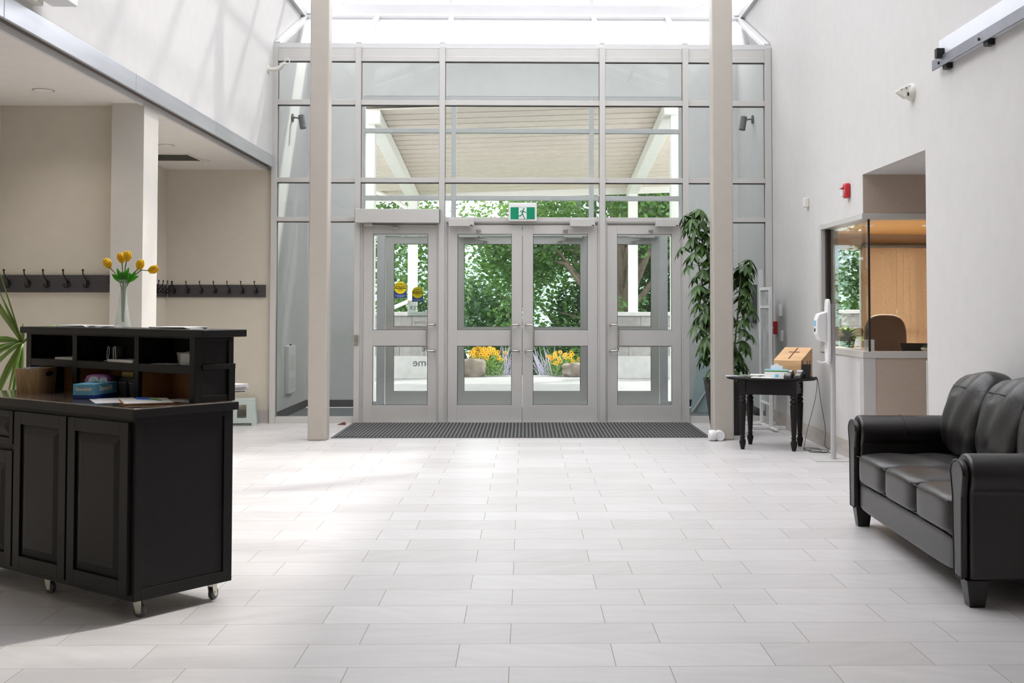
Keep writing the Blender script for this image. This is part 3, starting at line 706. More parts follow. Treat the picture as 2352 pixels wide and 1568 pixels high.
for i, (dx, dy, z, tilt) in enumerate(heads):
    lab = ['leftmost yellow tulip in the vase, drooping left', 'second yellow tulip from the left, upright', 'tallest yellow tulip, in the middle of the bunch', 'short round yellow tulip right of the tallest', 'rightmost yellow tulip, lying almost sideways'][i]
    o = empty('tulip', vl, 0, lab, 'tulip', 'yellow tulips in the vase')
    top = Vector((dx, dy, z))
    MB().tube([(dx*.03, dy*.1, .03), (dx*.10, dy*.1, .20), (dx*.28, dy*.5, .25), (dx*.68, dy*.8, z-.022 if abs(tilt) < 1 else z+.003), tuple(top)], .0028, 7).build('stem', m_stemg, o, smooth=True)
    b = MB(); d = Vector((math.sin(tilt), 0, math.cos(tilt))); ax_ = d.cross(Vector((0, 1, 0))).normalized(); ay = d.cross(ax_)
    for k in range(6):
        a = k*PI/3+(.2 if k % 2 else 0); rr = 1 if k % 2 else .88
        rw = []
        for t in (0, .2, .45, .7, .88, 1):
            w = math.sin(PI*min(1, t*.82+.12))**.7*.62; rad = (.003+.0190*math.sin(PI*min(.97, .10+.76*t)))*rr
            rw.append([top+d*(.054*t-.006)+(ax_*math.cos(a+s*w)+ay*math.sin(a+s*w))*rad*(1 if s else 1.04) for s in (-1, -.5, 0, .5, 1)])
        V = [[b.bm.verts.new(p) for p in r] for r in rw]
        for A, B in zip(V, V[1:]):
            for q in range(4): b.bm.faces.new((A[q], A[q+1], B[q+1], B[q]))
    ob = b.build('petals', m_yel, o, smooth=True); sm = ob.modifiers.new('s', 'SOLIDIFY'); sm.thickness = .0015
    b = MB(); sgn = 1 if dx >= 0 else -1
    b.leaf(Vector((dx*.12, 0, .225)), Vector((dx*1.0+sgn*.012, rnd.uniform(-.04, .0), .10)), Vector((0, -1, .2)), (.075, .095, .10, .09, .085)[i], .022, .12); b.leaf(Vector((dx*.12, .0, .225)), Vector((dx*.5-sgn*.02, -.03, .10)), Vector((.3, -1, .2)), .07, .02, .1)
    ob = b.build('leaf', m_tleaf, o, smooth=True); sm = ob.modifiers.new('s', 'SOLIDIFY'); sm.thickness = .001
# magazines behind the counter
ps = empty('pedestal_rack', C(-.60, .80, 0), ac, 'narrow black rack standing behind the counter and carrying magazines', 'rack')
b = MB(); b.box(-.10, .10, -.10, .10, 0, .02); b.box(-.02, .02, -.02, .02, .02, .93); b.box(-.15, .20, -.12, .12, .93, .945); b.build('rack_frame', m_black, ps, bevel=.003)
stackp(-.42, .74, .945, .26, .21, .1, 9, 'white magazines stacked beyond the right end of the raised shelf', [m_paper, m_paperg, m_paper])

# ------------------------------------------------------------------ coat racks
def hook(parent, loc, rz):
    h = empty('coat_hook', loc, rz); h.parent = parent
    b = MB(); b.ball((0, -.004, -.015), .016, (.9, .35, 1.9)); b.build('hook_plate', m_iron, h, smooth=True)
    b = MB()
    b.tube([(0, -.006, -.01), (-.002, -.028, .012), (-.010, -.055, .040), (-.016, -.068, .066), (-.016, -.070, .088)], [.0065, .0055, .005, .0048, .0055], 8)
    b.ball((-.016, -.070, .092), .0095)
    b.build('upper_prong', m_iron, h, smooth=True)
    b = MB()
    for s in (-1, 1):
        b.tube([(0, -.006, -.03), (s*.008, -.022, -.046), (s*.016, -.038, -.044), (s*.019, -.042, -.026)], [.006, .005, .0045, .005], 8); b.ball((s*.019, -.042, -.022), .0075)
    b.build('lower_prong', m_iron, h, smooth=True)
    return h
def rack(loc, rz, L, hooks, lab, z0=1.485, z1=1.64):
    o = empty('coat_rack', loc, rz, lab, 'coat rack', 'wall coat racks in the alcove')
    bx('board', m_rack, 0, L, -.02, 0, z0, z1, o, bevel=.002)
    for x in hooks: hook(o, (x, -.02, z1-.055), 0)
    return o
# front alcove wall (Y 9.46): board from x=8 to 257 px
rack((-4.235, 9.458, 0), 0, .92, [.085, .245, .395, .555, .712], 'dark board with five double coat hooks, behind the reception counter', 1.485, 1.625)
rack((-4.222, 13.848, 0), 0, 1.152, [.087+.1605*k for k in range(7)], 'dark board with seven coat hooks on the far alcove wall', 1.485, 1.63)
rack((-4.248, 12.2, 0), PI/2, 1.62, [.14, .30, .46, .62, .78, .94, 1.10, 1.26, 1.42, 1.58], 'dark board with coat hooks on the short side wall, seen edge-on', 1.485, 1.63)
# ceiling fittings in the alcove
def alcove_lamp(x, y, e):
    L = bpy.data.lights.new('downlight_lamp', 'SPOT'); L.energy = e; L.color = (1, .93, .82); L.shadow_soft_size = .06; L.spot_size = math.radians(130); L.spot_blend = .8
    lo = bpy.data.objects.new('downlight_lamp', L); COL.objects.link(lo); return lo
for x, y, lab in ((-3.63, 5.8, 'added unseen ceiling light brightening the alcove nearer than the frame'), (-3.63, 8.78, 'round recessed ceiling light in the front part of the alcove'), (-3.62, 11.75, 'round recessed ceiling light above the far coat hooks')):  # first lamp is added out of view to brighten the near end
    o = empty('downlight', (x, y, 3.0), 0, lab, 'ceiling light', 'recessed lights in the alcove ceiling')
    MB().lathe([(.030, -.001), (.078, -.006), (.082, -.0005), (.03, 0)], n=28).build('rim', mat('bronze_rim', (.45, .36, .30), .5), o, smooth=True)
    MB().lathe([(.002, -.004), (.068, -.0065), (.07, -.003), (.002, -.002)], n=28).build('lens', m_plwhite, o, smooth=True)
    lo = alcove_lamp(x, y, 5 if y < 7 else (7 if y < 10 else 36)); lo.parent = o; lo.location = (0, 0, -.02)
gv = empty('air_grille', (-3.90, 12.68, 3.0), 0, 'grey square air grille in the alcove ceiling', 'air vent')
b = MB(); b.box(-.33, .33, -.30, -.27, -.012, 0); b.box(-.33, .33, .27, .30, -.012, 0); b.box(-.33, -.30, -.27, .27, -.012, 0); b.box(.30, .33, -.27, .27, -.012, 0); b.build('grille_frame', m_plcream, gv)
b = MB(); b.box(-.30, .30, -.27, .27, -.002, 0)
for k in range(20): b.hexa([(-.30, -.265+k*.027, -.010), (.30, -.265+k*.027, -.010), (.30, -.262+k*.027, -.010), (-.30, -.262+k*.027, -.010), (-.30, -.255+k*.027, -.001), (.30, -.255+k*.027, -.001), (.30, -.252+k*.027, -.001), (-.30, -.252+k*.027, -.001)])
b.build('louvres', mat('louvre_grey', (.24, .25, .225), .6), gv)
o = empty('smoke_detector', (-3.56, 12.98, 3.0), 0, 'small smoke detector in the alcove ceiling next to the air grille', 'smoke detector')
MB().lathe([(.05, -.001), (.055, -.012), (.042, -.016), (.03, -.028), (.002, -.03)], n=24).build('detector_body', m_plcream, o, smooth=True)
b = MB()
for k in range(8): a = k*PI/4; b.box(.034*math.cos(a)-.004, .034*math.cos(a)+.004, .034*math.sin(a)-.004, .034*math.sin(a)+.004, -.024, -.014)
b.build('sensing_slots', m_ink, o)

# ------------------------------------------------------------------ step stool, wedge, entrance mat
st = empty('step_stool', (-3.29, 13.66, 0), .18, 'pale mint plastic woven-look step stool beside the far alcove wall', 'stool')
def stool_side(nx, ny, hw0, hw1, d0, d1, holes):
    b = MB(); N = 12; Mh = 10; g = {}
    def P(u, z):
        t = z/.30; hw = hw0+(hw1-hw0)*t; d = d0+(d1-d0)*t
        return Vector((nx*d-ny*u*hw, ny*d+nx*u*hw, z))
    for i in range(N):
        for j in range(Mh):
            u0, u1 = -1+2*i/N, -1+2*(i+1)/N; z0, z1 = .30*j/Mh, .30*(j+1)/Mh
            if holes and 4 <= i <= 7 and 3 <= j <= 7: continue
            if 2 <= i <= 9 and j < 1: continue
            if i in (3, 8) and j == 1 and False: continue
            q = [P(u0, z0), P(u1, z0), P(u1, z1), P(u0, z1)]; b.bm.faces.new([b.bm.verts.new(p) for p in q])
    o = b.build('side_wall', m_mint, st, doubles=True); s = o.modifiers.new('s', 'SOLIDIFY'); s.thickness = .006; s.offset = 0
for nx, ny in ((1, 0), (-1, 0), (0, 1), (0, -1)):
    if nx: stool_side(nx, ny, .135, .115, .168, .142, True)
    else: stool_side(nx, ny, .168, .142, .135, .115, True)
bx('tread', m_mint, -.146, .146, -.119, .119, .288, .302, st, bevel=.006)
o = MB().prism([(0, 0), (.105, 0), (.105, .012), (.09, .036)], 'y', 0, .035).build('door_wedge', mat('mahogany_wedge', (.16, .045, .03), .5), None, bevel=.002)
o.location = (-2.19, 13.62, 0); o.rotation_euler = (0, 0, -.15); tag(o, 'small reddish wooden door wedge on the floor left of the mat', 'door wedge')
o = empty('entrance_mat', (0, 0, 0), 0, 'long charcoal ribbed entrance mat in front of the doors', 'mat')
bx('mat_pile', m_mat, -2.00, 1.93, 12.27, 13.79, 0, .010, o, bevel=.002)
bx('mat_border', m_rub, -2.03, 1.955, 12.24, 13.80, 0, .006, o, bevel=.002)

# ------------------------------------------------------------------ door hardware
po = empty('door_operator', (0, 0, 0), 0, 'long aluminium automatic door operator box above the leftmost door', 'door operator')
bx('housing', m_alu, -2.0, -1.012, YW-.125, YW-.022, 2.362, 2.525, po, bevel=.004)
bx('end_cap', m_plgrey, -1.0125, -1.006, YW-.12, YW-.025, 2.366, 2.521, po)
b = MB(); b.bar((-1.86, YW-.06, 2.338), (-1.56, YW-.035, 2.318), .022, .010); b.box(-1.90, -1.80, YW-.09, YW-.03, 2.322, 2.362); b.box(-1.60, -1.50, YW-.04, YW+.018, 2.295, 2.318)
b.build('operator_arm', m_castm, po, bevel=.002)
cl0 = None
def closer(x0, x1, s, lab, y=YW, z=2.30):
    o = empty('door_closer', (x0 if s > 0 else x1, y, 0), 0, lab, 'door closer', 'silver door closers')
    L = x1-x0; q = 1 if s > 0 else -1
    b = MB(); b.box(min(0, q*L), max(0, q*L), -.085, -.022, 2.325, 2.415); b.build('closer_body', m_alu, o, bevel=.004)
    xm = q*L*.75 if s > 0 else q*L*.75
    bx('badge', m_ink, min(q*L*.85, q*L*.95) if s > 0 else -L*.14, max(q*L*.85, q*L*.95) if s > 0 else -L*.04, -.0865, -.085, 2.332, 2.342, o)
    b = MB(); b.bar((q*L*.70, -.055, 2.318), (q*L*1.12, -.03, 2.292), .018, .007); b.box(q*L*1.17-.028, q*L*1.17+.028, -.03, .018, 2.275, 2.292); b.lathe([(.014, 2.312), (.014, 2.326)], (q*L*.70, -.055, 0), 12)
    b.build('closer_arm', m_castm, o, bevel=.001)
    return o
closer(-.905, -.605, 1, 'silver door closer at the top of the left leaf of the double door')
closer(.530, .830, -1, 'silver door closer at the top of the right leaf of the double door')
closer(1.545, 1.825, -1, 'silver door closer above the rightmost inner door')
closer(-.905, -.605, 1, 'outer door closer seen through the left leaf of the double door', YO)
closer(.530, .830, -1, 'outer door closer seen through the right leaf of the double door', YO)
closer(1.545, 1.825, -1, 'outer door closer seen through the rightmost door glass', YO)
o = empty('push_plate', (-1.992, YW-.02, 0), 0, 'brass-toned accessible door push button on the frame left of the doors', 'push button')
bx('plate', m_steelh, -.027, .027, -.018, 0, .925, 1.045, o, bevel=.003)
o2 = MB(); o2.ball((.0, -.0185, 1.005), .004, (1, .3, 1)); o2.tube([(0, -.0185, .998), (0, -.0185, .982), (.010, -.0185, .978), (.012, -.0185, .966)], .0014, 5)
n = 14; o2.tube([(-.002+.011*math.cos(a), -.0185, .975+.011*math.sin(a)) for a in [PI*.7+k*1.35*PI/n for k in range(n+1)]], .0013, 5)
o2.build('wheelchair_symbol', m_ink, o)
# exit sign
ex = empty('exit_sign', (-.029, YW-.065, 0), 0, 'green running man exit sign above the double door', 'exit sign')
bx('housing', m_plwhite, -.168, .168, 0, .045, 2.385, 2.605, ex, bevel=.012, seg=4)
bx('sign_panel', m_signg, -.143, .143, -.004, 0, 2.410, 2.552, ex)
b = MB(); zc = 2.481
b.box(-.047, .047, -.006, -.004, 2.413, 2.549); b.build('doorway_pictogram', m_plwhite, ex)
b = MB()
def lz(pts, w, y=-.008):
    for (x0, z0), (x1, z1) in zip(pts, pts[1:]): b.bar((x0, y, z0), (x1, y, z1), w, .003, up=(0, 1, 0))
    for x, z in pts[1:-1]: b.lathe([(w/2, y-.0015), (w/2, y+.0015)], (x, 0, z), 10, 'y')
b.lathe([(.0095, -.0095), (.0095, -.0065)], (.012, 0, 2.531), 16, 'y')
lz([(.006, 2.513), (-.006, 2.478)], .017); lz([(.006, 2.512), (.024, 2.496), (.043, 2.492)], .007); lz([(.003, 2.514), (-.020, 2.508), (-.032, 2.494)], .007)
lz([(-.003, 2.476), (.008, 2.452), (.022, 2.420)], .010); lz([(-.008, 2.474), (-.020, 2.452), (-.052, 2.447)], .009); lz([(.018, 2.419), (.030, 2.419)], .006)
b.build('running_figure', m_signg, ex)
# stickers and glass lettering (facing the vestibule, so mirrored from here)
def sticker(x, y, z, s, lab):
    o = empty('warning_sticker', (x, y, z), 0, lab, 'sticker', 'automatic door stickers'); D = -.002
    MB().box(-.075*s, .075*s, D, 0, -.105*s, 0).build('blue_panel', m_navy, o)
    MB().lathe([(.078*s, D-.0015), (.078*s, D)], (0, 0, .022*s), 36, 'y').build('yellow_disc', m_stick_y, o)
    MB().box(-.073*s, .073*s, D-.003, D-.0015, .008*s, .046*s).build('black_band', m_ink, o)
    yy = D-.0035
    text('lettering', 'CAUTION', .036*s, m_stick_y, o, (0, yy, .027*s), FACE, bold=.0012*s, sxy=(.9, 1), depth=.0003)
    text('lettering', 'AUTOMATIC', .020*s, m_ink, o, (0, yy+.001, .064*s), FACE, depth=.0003, bold=.0004)
    text('lettering', 'DOOR', .020*s, m_ink, o, (0, yy+.001, -.008*s), FACE, depth=.0003, bold=.0004)
    text('lettering', 'ACTIVATE SWITCH\nTO OPERATE', .015*s, m_plwhite, o, (0, yy+.002, -.083*s), FACE, depth=.0003)
sticker(-1.481, YW+.036, 1.579, .95, 'larger round yellow and blue CAUTION sticker on the leftmost inner door')
sticker(-1.482, YO+.036, 1.548, 1.0, 'lower round yellow and blue CAUTION sticker on the outer door, seen through the glass')
o = empty('enter_notice', (-1.475, YO+.062, 1.355), 0, 'white notice reading ENTER backwards on the outer door glass', 'notice')
bx('notice_sheet', glass_mat('frosted_film', (.72, .76, .75), 1.5, .3), -.145, .125, -.002, 0, -.115, .105, o)
text('lettering', 'ENTER', .085, m_plgrey, o, (0, .001, .0), BACK)
for s_, x, z, sz in (('Welcome', -1.36, 1.16, .085), ('We', -1.33, .80, .13), ('come', -1.38, .60, .15)):
    t = text('lettering', s_, sz, m_vinyl, None, (x, YO+.062, z), BACK)
    tag(t, 'painted reflection of the banner word '+s_+' seen backwards on the outer glass door', 'lettering', 'white lettering on the left outer door')
for s_, x, z, sz in (('GoD', -2.16, 1.005, .19), ('PeopLe', -2.22, .870, .105)):  # these words paint a lobby banner's reflection onto the glass
    t = text('lettering', s_, sz, m_vinyl, None, (x, YW+.058, z), BACK, sxy=(.85, 1))
    tag(t, 'painted reflection of the banner word '+s_+' seen backwards on the side glass left of the doors', 'lettering', 'reflected banner lettering painted on the side glass')
# ------------------------------------------------------------------ vestibule fittings
def spot(x, s, lab):
    o = empty('wall_spotlight', (x, 14.95, 3.80), 0, lab, 'spotlight', 'grey spotlights in the vestibule')
    MB().lathe([(.055, 0), (.055, s*.018)] if s > 0 else [(.055, -.018), (.055, 0)], n=20, axis='x', sx=1).build('wall_plate', m_plgrey, o, smooth=True)
    MB().tube([(s*.018, 0, 0), (s*.05, 0, .005), (s*.09, 0, -.01)], .010, 8).build('bracket', m_plgrey, o, smooth=True)
    d = Vector((s*.03, -.02, -.17)); c0 = Vector((s*.12, -.01, .03))
    MB().tube([c0, c0+d*.5, c0+d], .042, 18).build('lamp_can', m_plgrey, o, smooth=True)
spot(XL, 1, 'grey cylindrical spotlight on the left vestibule wall'); spot(XR, -1, 'grey cylindrical spotlight on the right vestibule wall')
o = empty('wall_heater', (XL, 14.85, 0), 0, 'white slotted electric wall heater in the left of the vestibule', 'heater')
bx('heater_case', m_plwhite, 0, .05, -.22, .22, .28, .88, o, bevel=.005)
b = MB()
for y0, y1 in ((-.16, -.02), (.02, .16)):
    for z0, z1 in ((.34, .48), (.56, .76)): b.box(.05, .053, y0, y1, z0, z1)
b.build('vents', m_plcream, o); MB().tube([(.025, 0, .88), (.025, 0, .90)], .012, 10).build('knob', m_ink, o)
o = empty('fire_alarm_panel', (XR, 14.98, 0), 0, 'dark grey fire alarm panel with a light display on the right vestibule wall', 'alarm panel')
bx('panel_case', m_plgrey, -.06, 0, -.22, .22, 1.17, 1.66, o, bevel=.004); bx('display', m_paper, -.063, -.06, -.10, .12, 1.33, 1.53, o)
bx('red_strip', m_red, -.063, -.06, -.02, .06, 1.56, 1.60, o)
o = bx('notice_sheet', m_paper, XR-.004, XR, 14.36, 14.64, .92, 1.84); tag(o, 'tall white notice sheet on the right vestibule wall, beyond the frame', 'notice')
o = empty('folding_board', (2.36, 15.2, 0), 0, 'pale teal folded board leaning in the right side of the vestibule, behind the plant', 'board')
MB().hexa([(-.20, .02, 0), (.35, .02, 0), (.35, .03, 0), (-.20, .03, 0), (-.02, .30, .95), (.35, .30, .95), (.35, .31, .95), (-.02, .31, .95)]).build('board_panel', m_teal, o)
MB().bar((-.17, -.0, .012), (.20, .18, .50), .02, .02).build('strut', m_alu, o)

# ------------------------------------------------------------------ tall umbrella plant
pl = empty('potted_umbrella_plant', (2.17, 12.60, 0), 0, 'tall umbrella plant with drooping glossy leaves in a tall black tapered pot', 'plant')
MB().rings([[(x*h, y*h, z) for x, y in rrect(1, 1, .12)] for h, z in ((.135, 0), (.212, .60), (.20, .60), (.195, .55))]).build('pot', m_ink, pl, smooth=True)
bx('soil', mat('potting_soil', (.05, .035, .025), 1), -.19, .19, -.19, .19, .53, .555, pl)
stems = [[(-.05, 0, .5), (-.12, -.02, .9), (-.20, -.02, 1.35), (-.28, 0, 1.8), (-.33, 0, 2.2), (-.34, 0, 2.42)],
         [(.0, .02, .5), (-.04, .05, 1.0), (-.05, .02, 1.5), (-.08, .0, 1.95), (-.16, 0, 2.3)],
         [(.05, 0, .5), (.10, .02, .9), (.14, .0, 1.3), (.17, 0, 1.68), (.15, 0, 1.85)],
         [(.02, -.05, .5), (-.10, -.08, .8), (-.22, -.06, 1.1), (-.24, -.04, 1.5)]]
b = MB()
for s_ in stems: b.tube(s_, [.012]+[.009]*(len(s_)-2)+[.005], 7)
b.build('stem', mat('plant_stem', (.11, .13, .06), .6), pl, smooth=True)
b = MB(); bp = MB(); rp = random.Random(3)
def along(s, t):
    k = t*(len(s)-1); i = min(int(k), len(s)-2); return Vector(s[i]).lerp(Vector(s[i+1]), k-i)
for si, s_ in enumerate(stems):
    nn = (46, 36, 34, 24)[si]
    for k in range(nn):
        t = (.12+.88*(k+.5)/nn); base = along(s_, t); a = k*2.4+si; pl_ = rp.uniform(.07, .23)*(1-.35*t)
        if si == 2: a = rp.uniform(-1.5, 1.5)
        d = Vector((math.cos(a), math.sin(a)*.8, rp.uniform(.05, .5))).normalized(); hub = base+d*pl_+Vector((0, 0, -.01))
        bp.tube([base, base+d*pl_*.6+Vector((0, 0, .015)), hub], .0028, 5)
        nl = rp.randint(6, 8); up_ = (d+Vector((0, 0, 1.1))).normalized(); sx_ = up_.cross(Vector((0, 1, .1))).normalized(); sy_ = up_.cross(sx_)
        for q in range(nl):
            qa = 2*PI*q/nl+a; ld = sx_*math.cos(qa)+sy_*math.sin(qa)+Vector((0, 0, -.55))
            b.leaf(hub, ld, up_, rp.uniform(.095, .15), rp.uniform(.034, .05), .35, .2)
bp.build('leaf_stalk', m_stemg, pl, smooth=True); b.build('foliage', m_green, pl, smooth=True)

# strap leaved plant behind the counter, far left
sp = empty('potted_dracaena', (-2.97, 6.75, 0), 0, 'strap-leaved potted plant at the left edge behind the counter', 'plant')
MB().lathe([(.13, 0), (.17, .32), (.155, .32), (.14, .28)], n=24).build('pot', m_plgrey, sp, smooth=True)
MB().tube([(0, 0, .25), (.01, 0, .7), (.07, 0, 1.16)], .009, 8).build('stem', m_stemg, sp, smooth=True)
b = MB(); hub = Vector((.08, 0, 1.16))
def strap(p0, d, L, w, droop):
    rows = []
    side = d.cross(Vector((0, 1, .2))).normalized()
    side = (side.cross(d)*.3+side).normalized()
    for k in range(9):
        t = k/8; wd = w*(.5+t*1.4 if t < .35 else (1-(t-.35)/.65)*1.0+.02); c = p0+d*L*t-Vector((0, 0, 1))*droop*t*t
        rows.append((b.bm.verts.new(c-side*wd/2), b.bm.verts.new(c+side*wd/2)))
    for A, B in zip(rows, rows[1:]): b.bm.faces.new((A[0], A[1], B[1], B[0]))
for dx, dy, dz, L, w, dr in ((-.55, -.1, 1, .52, .03, .03), (-.62, .15, .8, .55, .026, .02), (-.28, -.1, 1, .62, .012, .02), (-.45, 0, 1, .36, .03, .0), (-1, 0, .25, .50, .022, .30), (-1, -.2, .1, .45, .028, .42), (-.9, .2, .4, .42, .02, .38),
                             (-.6, -.4, .1, .40, .03, .42), (-1, .4, .5, .5, .022, .36), (-.4, -.6, .2, .36, .026, .42), (.5, .5, .7, .4, .025, .2), (-.7, -.1, -.1, .4, .03, .3), (-.2, -.5, .0, .35, .03, .4), (-.5, -.3, -.3, .36, .028, .25), (-.25, -.2, -.6, .34, .03, .1), (-.1, -.4, -.9, .33, .026, .05), (-.7, .1, .1, .50, .02, .5), (-.45, .2, -.5, .42, .026, .2), (.05, -.2, -1, .28, .03, .0), (-.9, -.1, .35, .55, .024, .55), (.1, -.2, .9, .14, .03, .02), (-.1, .2, .6, .12, .025, .1)):
    strap(hub, Vector((dx, dy, dz)).normalized(), L, w, dr)
ob = b.build('foliage', m_green2, sp, smooth=True); sm = ob.modifiers.new('s', 'SOLIDIFY'); sm.thickness = .001
o = MB(); rg = []
for k in range(9):
    z = .5+k*.115; off = -.10*(1-math.cos(k/8*1.3)); rg.append([(0, 0, z), ])
V = []
o = MB()
for k in range(10):
    t = k/9; z = .02+1.62*t; x = .10-.16*t**1.2
    for a, c in (((-.75, 0), 0),): pass
    V.append([o.bm.verts.new((-1.1, 0, z)), o.bm.verts.new((x, 0, z)), o.bm.verts.new((x, .006, z)), o.bm.verts.new((-1.1, .006, z))])
for A, B in zip(V, V[1:]):
    for i in range(4): o.bm.faces.new((A[i], A[(i+1) % 4], B[(i+1) % 4], B[i]))
o.bm.faces.new(V[0]); o.bm.faces.new(V[-1])
o = o.build('acrylic_screen', m_acr, None); o.location = (-3.42, 7.6, 0); tag(o, 'pale curved-edge free-standing panel at the far left edge, behind the strap-leaved plant', 'panel')

# ------------------------------------------------------------------ console table and what stands on it
TA = math.radians(-20.7)
tb = empty('console_table', (2.41, 11.38, 0), TA, 'small black oval-topped table with four turned legs', 'table')
legp = [(.008, 0), (.018, 0), (.022, .02), (.030, .055), (.033, .075), (.024, .10), (.019, .112), (.028, .118), (.028, .124), (.020, .130), (.024, .16), (.034, .40), (.035, .43), (.026, .445), (.034, .452), (.036, .466), (.030, .480), (.024, .486), (.030, .494), (.036, .503), (.030, .515), (.036, .525)]
for sx_ in (-1, 1):
    for sy_ in (-1, 1):
        b = MB().lathe(legp, (sx_*.245, sy_*.215, 0), 18); b.box(sx_*.245-.032, sx_*.245+.032, sy_*.215-.032, sy_*.215+.032, .525, .665)
        b.build('leg', m_black, tb, smooth=True)
b = MB()
b.box(-.215, .215, -.235, -.212, .53, .665); b.box(-.215, .215, .212, .235, .53, .665); b.box(-.265, -.242, -.185, .185, .53, .665); b.box(.242, .265, -.185, .185, .53, .665)
b.build('apron', m_black, tb, bevel=.002)
MB().tube([(.266, .0, .64), (.285, .0, .63), (.285, .04, .60), (.27, .05, .595)], .006, 6).build('cable_clip', m_black, tb, smooth=True)
prof = [(.01, .665), (.96, .665), (1.0, .672), (1.0, .684), (.985, .690), (.01, .690)]
MB().lathe(prof, n=56, sx=.435, sy=.30).build('table_top', m_black, tb, smooth=True)
Rt = Matrix.Rotation(TA, 3, 'Z')
def T(x, y, z=.690): v = Rt @ Vector((x, y, 0)); return (v.x+2.41, v.y+11.38, z)
ob_ = empty('offering_box', T(.20, .085), TA-.30, 'light oak slope-topped box with a cross cut in its lid', 'offering box')
hw = .145
MB().prism([(-.13, 0), (.13, 0), (.13, .285), (-.13, .165)], 'x', -hw, hw).build('box_body', m_pine, ob_, bevel=.003)
b = MB()
def onl(x, t): return (x, -.13+.26*t, .165+.12*t+.0)
for A, B, w in ((onl(0, .12), onl(0, .93), .011), (onl(-.055, .62), onl(.055, .62), .011)): b.bar(A, B, w, .005, up=(0, -.39, .92))
b.build('cross_slot', mat('dark_slot', (.10, .035, .012), .8), ob_)
tx = empty('tissue_box', T(.075, -.145), TA+.05, 'white, green and blue tissue box in front of the oak box', 'box')
bx('carton', m_plwhite, -.11, .11, -.045, .045, 0, .078, tx, bevel=.001); bx('green_band', mat('carton_green', (.03, .22, .03), .5), -.1105, .1105, -.0455, .0455, .060, .072, tx)
bx('blue_top', m_blue, -.108, .108, -.044, .044, .078, .082, tx); bx('blue_logo', m_blue, -.01, .025, -.0465, -.045, .008, .036, tx)
b = MB(); pts = [(-.055, 0), (.055, 0), (.058, .035), (.03, .040), (.0, .060), (-.03, .045), (-.058, .035)]
b.prism([(x, z+.080) for x, z in pts], 'y', -.004, .0); b.build('tissue', m_paper, tx)
for i, (x, y, rz) in enumerate(((.195, -.172, -.1), (.290, -.150, -.22))):
    o = empty('card_terminal', T(x, y), TA+rz, ('left' if i == 0 else 'right')+' black card payment terminal on the table', 'card terminal', 'card payment terminals')
    o.scale = (.82, .72, .9)
    MB().prism([(-.10, 0), (.08, 0), (.095, .03), (.085, .075), (.06, .08), (-.09, .025)], 'x', -.045, .045).build('terminal_body', m_ink, o, bevel=.006)
    def sl(y0): return .030+(y0+.09)*.055/.15
    MB().hexa([(-.034, .0, sl(0)+.002), (.034, .0, sl(0)+.002), (.034, .05, sl(.05)+.002), (-.034, .05, sl(.05)+.002), (-.034, .0, sl(0)+.005), (.034, .0, sl(0)+.005), (.034, .05, sl(.05)+.005), (-.034, .05, sl(.05)+.005)]).build('screen', m_paperg, o)
    b = MB()
    for r_ in range(4):
        for c_ in range(3): yk = -.02-.018*r_; b.box(-.026+.02*c_, -.012+.02*c_, yk-.006, yk+.005, sl(yk)-.004, sl(yk)+.004)
    b.build('keypad', m_plcream, o)
    MB().lathe([(.012, .0455), (.012, .048)], (0, 0, 0), 12, 'x').build('side_mark', m_plwhite, o, loc=(0, .06, .055))
o = empty('pen_cup', T(.352, -.085), TA, 'black mesh cup of pens beside the oak box', 'pen cup')
MB().rings([[(x*h, y*h, z) for x, y in rrect(1, 1, .3)] for h, z in ((.034, 0), (.04, .13), (.036, .13), (.033, .12))]).build('cup', m_ink, o, smooth=True)
b = MB()
for dx, dy, tx_, ty in ((-.018, 0, -.02, 0), (.0, .01, .005, .0), (.015, 0, .015, 0), (-.008, -.01, -.03, -.005)): b.tube([(dx, dy, .02), (dx+tx_, dy+ty, .165)], .004, 6)
b.build('pens', m_ink, o, smooth=True)
def tpaper(x, y, rz, w, d, h, m, lab, tilt=0):
    o = bx('brochure', m, -w/2, w/2, -d/2, d/2, 0, h); o.location = T(x, y, .6905); o.rotation_euler = (tilt, 0, TA+rz); return tag(o, lab, 'brochure', 'brochures on the table')
tpaper(-.33, -.06, .25, .21, .15, .008, m_paperg, 'grey-covered brochure overhanging the left end of the table')
tpaper(-.20, -.05, -.1, .21, .15, .014, mat('brochure_green', (.30, .34, .26), .5, noise=.6, nscale=20), 'green and grey brochure pile left of the tissue box')
tpaper(-.10, .05, .15, .22, .16, .018, m_paper, 'white brochure pile behind the tissue box')
tpaper(-.06, -.19, .05, .20, .14, .005, m_paper, 'white sheet near the front edge of the table')
tpaper(.06, -.235, .0, .20, .07, .004, m_paper, 'white sheet in front of the card terminals')
cb2 = [Vector(T(.40, -.02, .70)), Vector(T(.435, -.02, .68))]
def cable(pts, lab):
    # smooth by Catmull-Rom
    P = [Vector(p) for p in pts]; P = [P[0]]+P+[P[-1]]; out = []
    for i in range(1, len(P)-2):
        for k in range(6):
            t = k/6; a, b_, c, d = P[i-1], P[i], P[i+1], P[i+2]
            out.append(.5*((2*b_)+(c-a)*t+(2*a-5*b_+4*c-d)*t*t+(3*b_-a-3*c+d)*t**3))
    out.append(P[-2]); o = MB().tube(out, .0028, 6).build('power_cable', m_ink, None, smooth=True)
    return tag(o, lab, 'cable', 'black cables hanging from the table')
c0 = Vector(T(.43, -.02, .692))
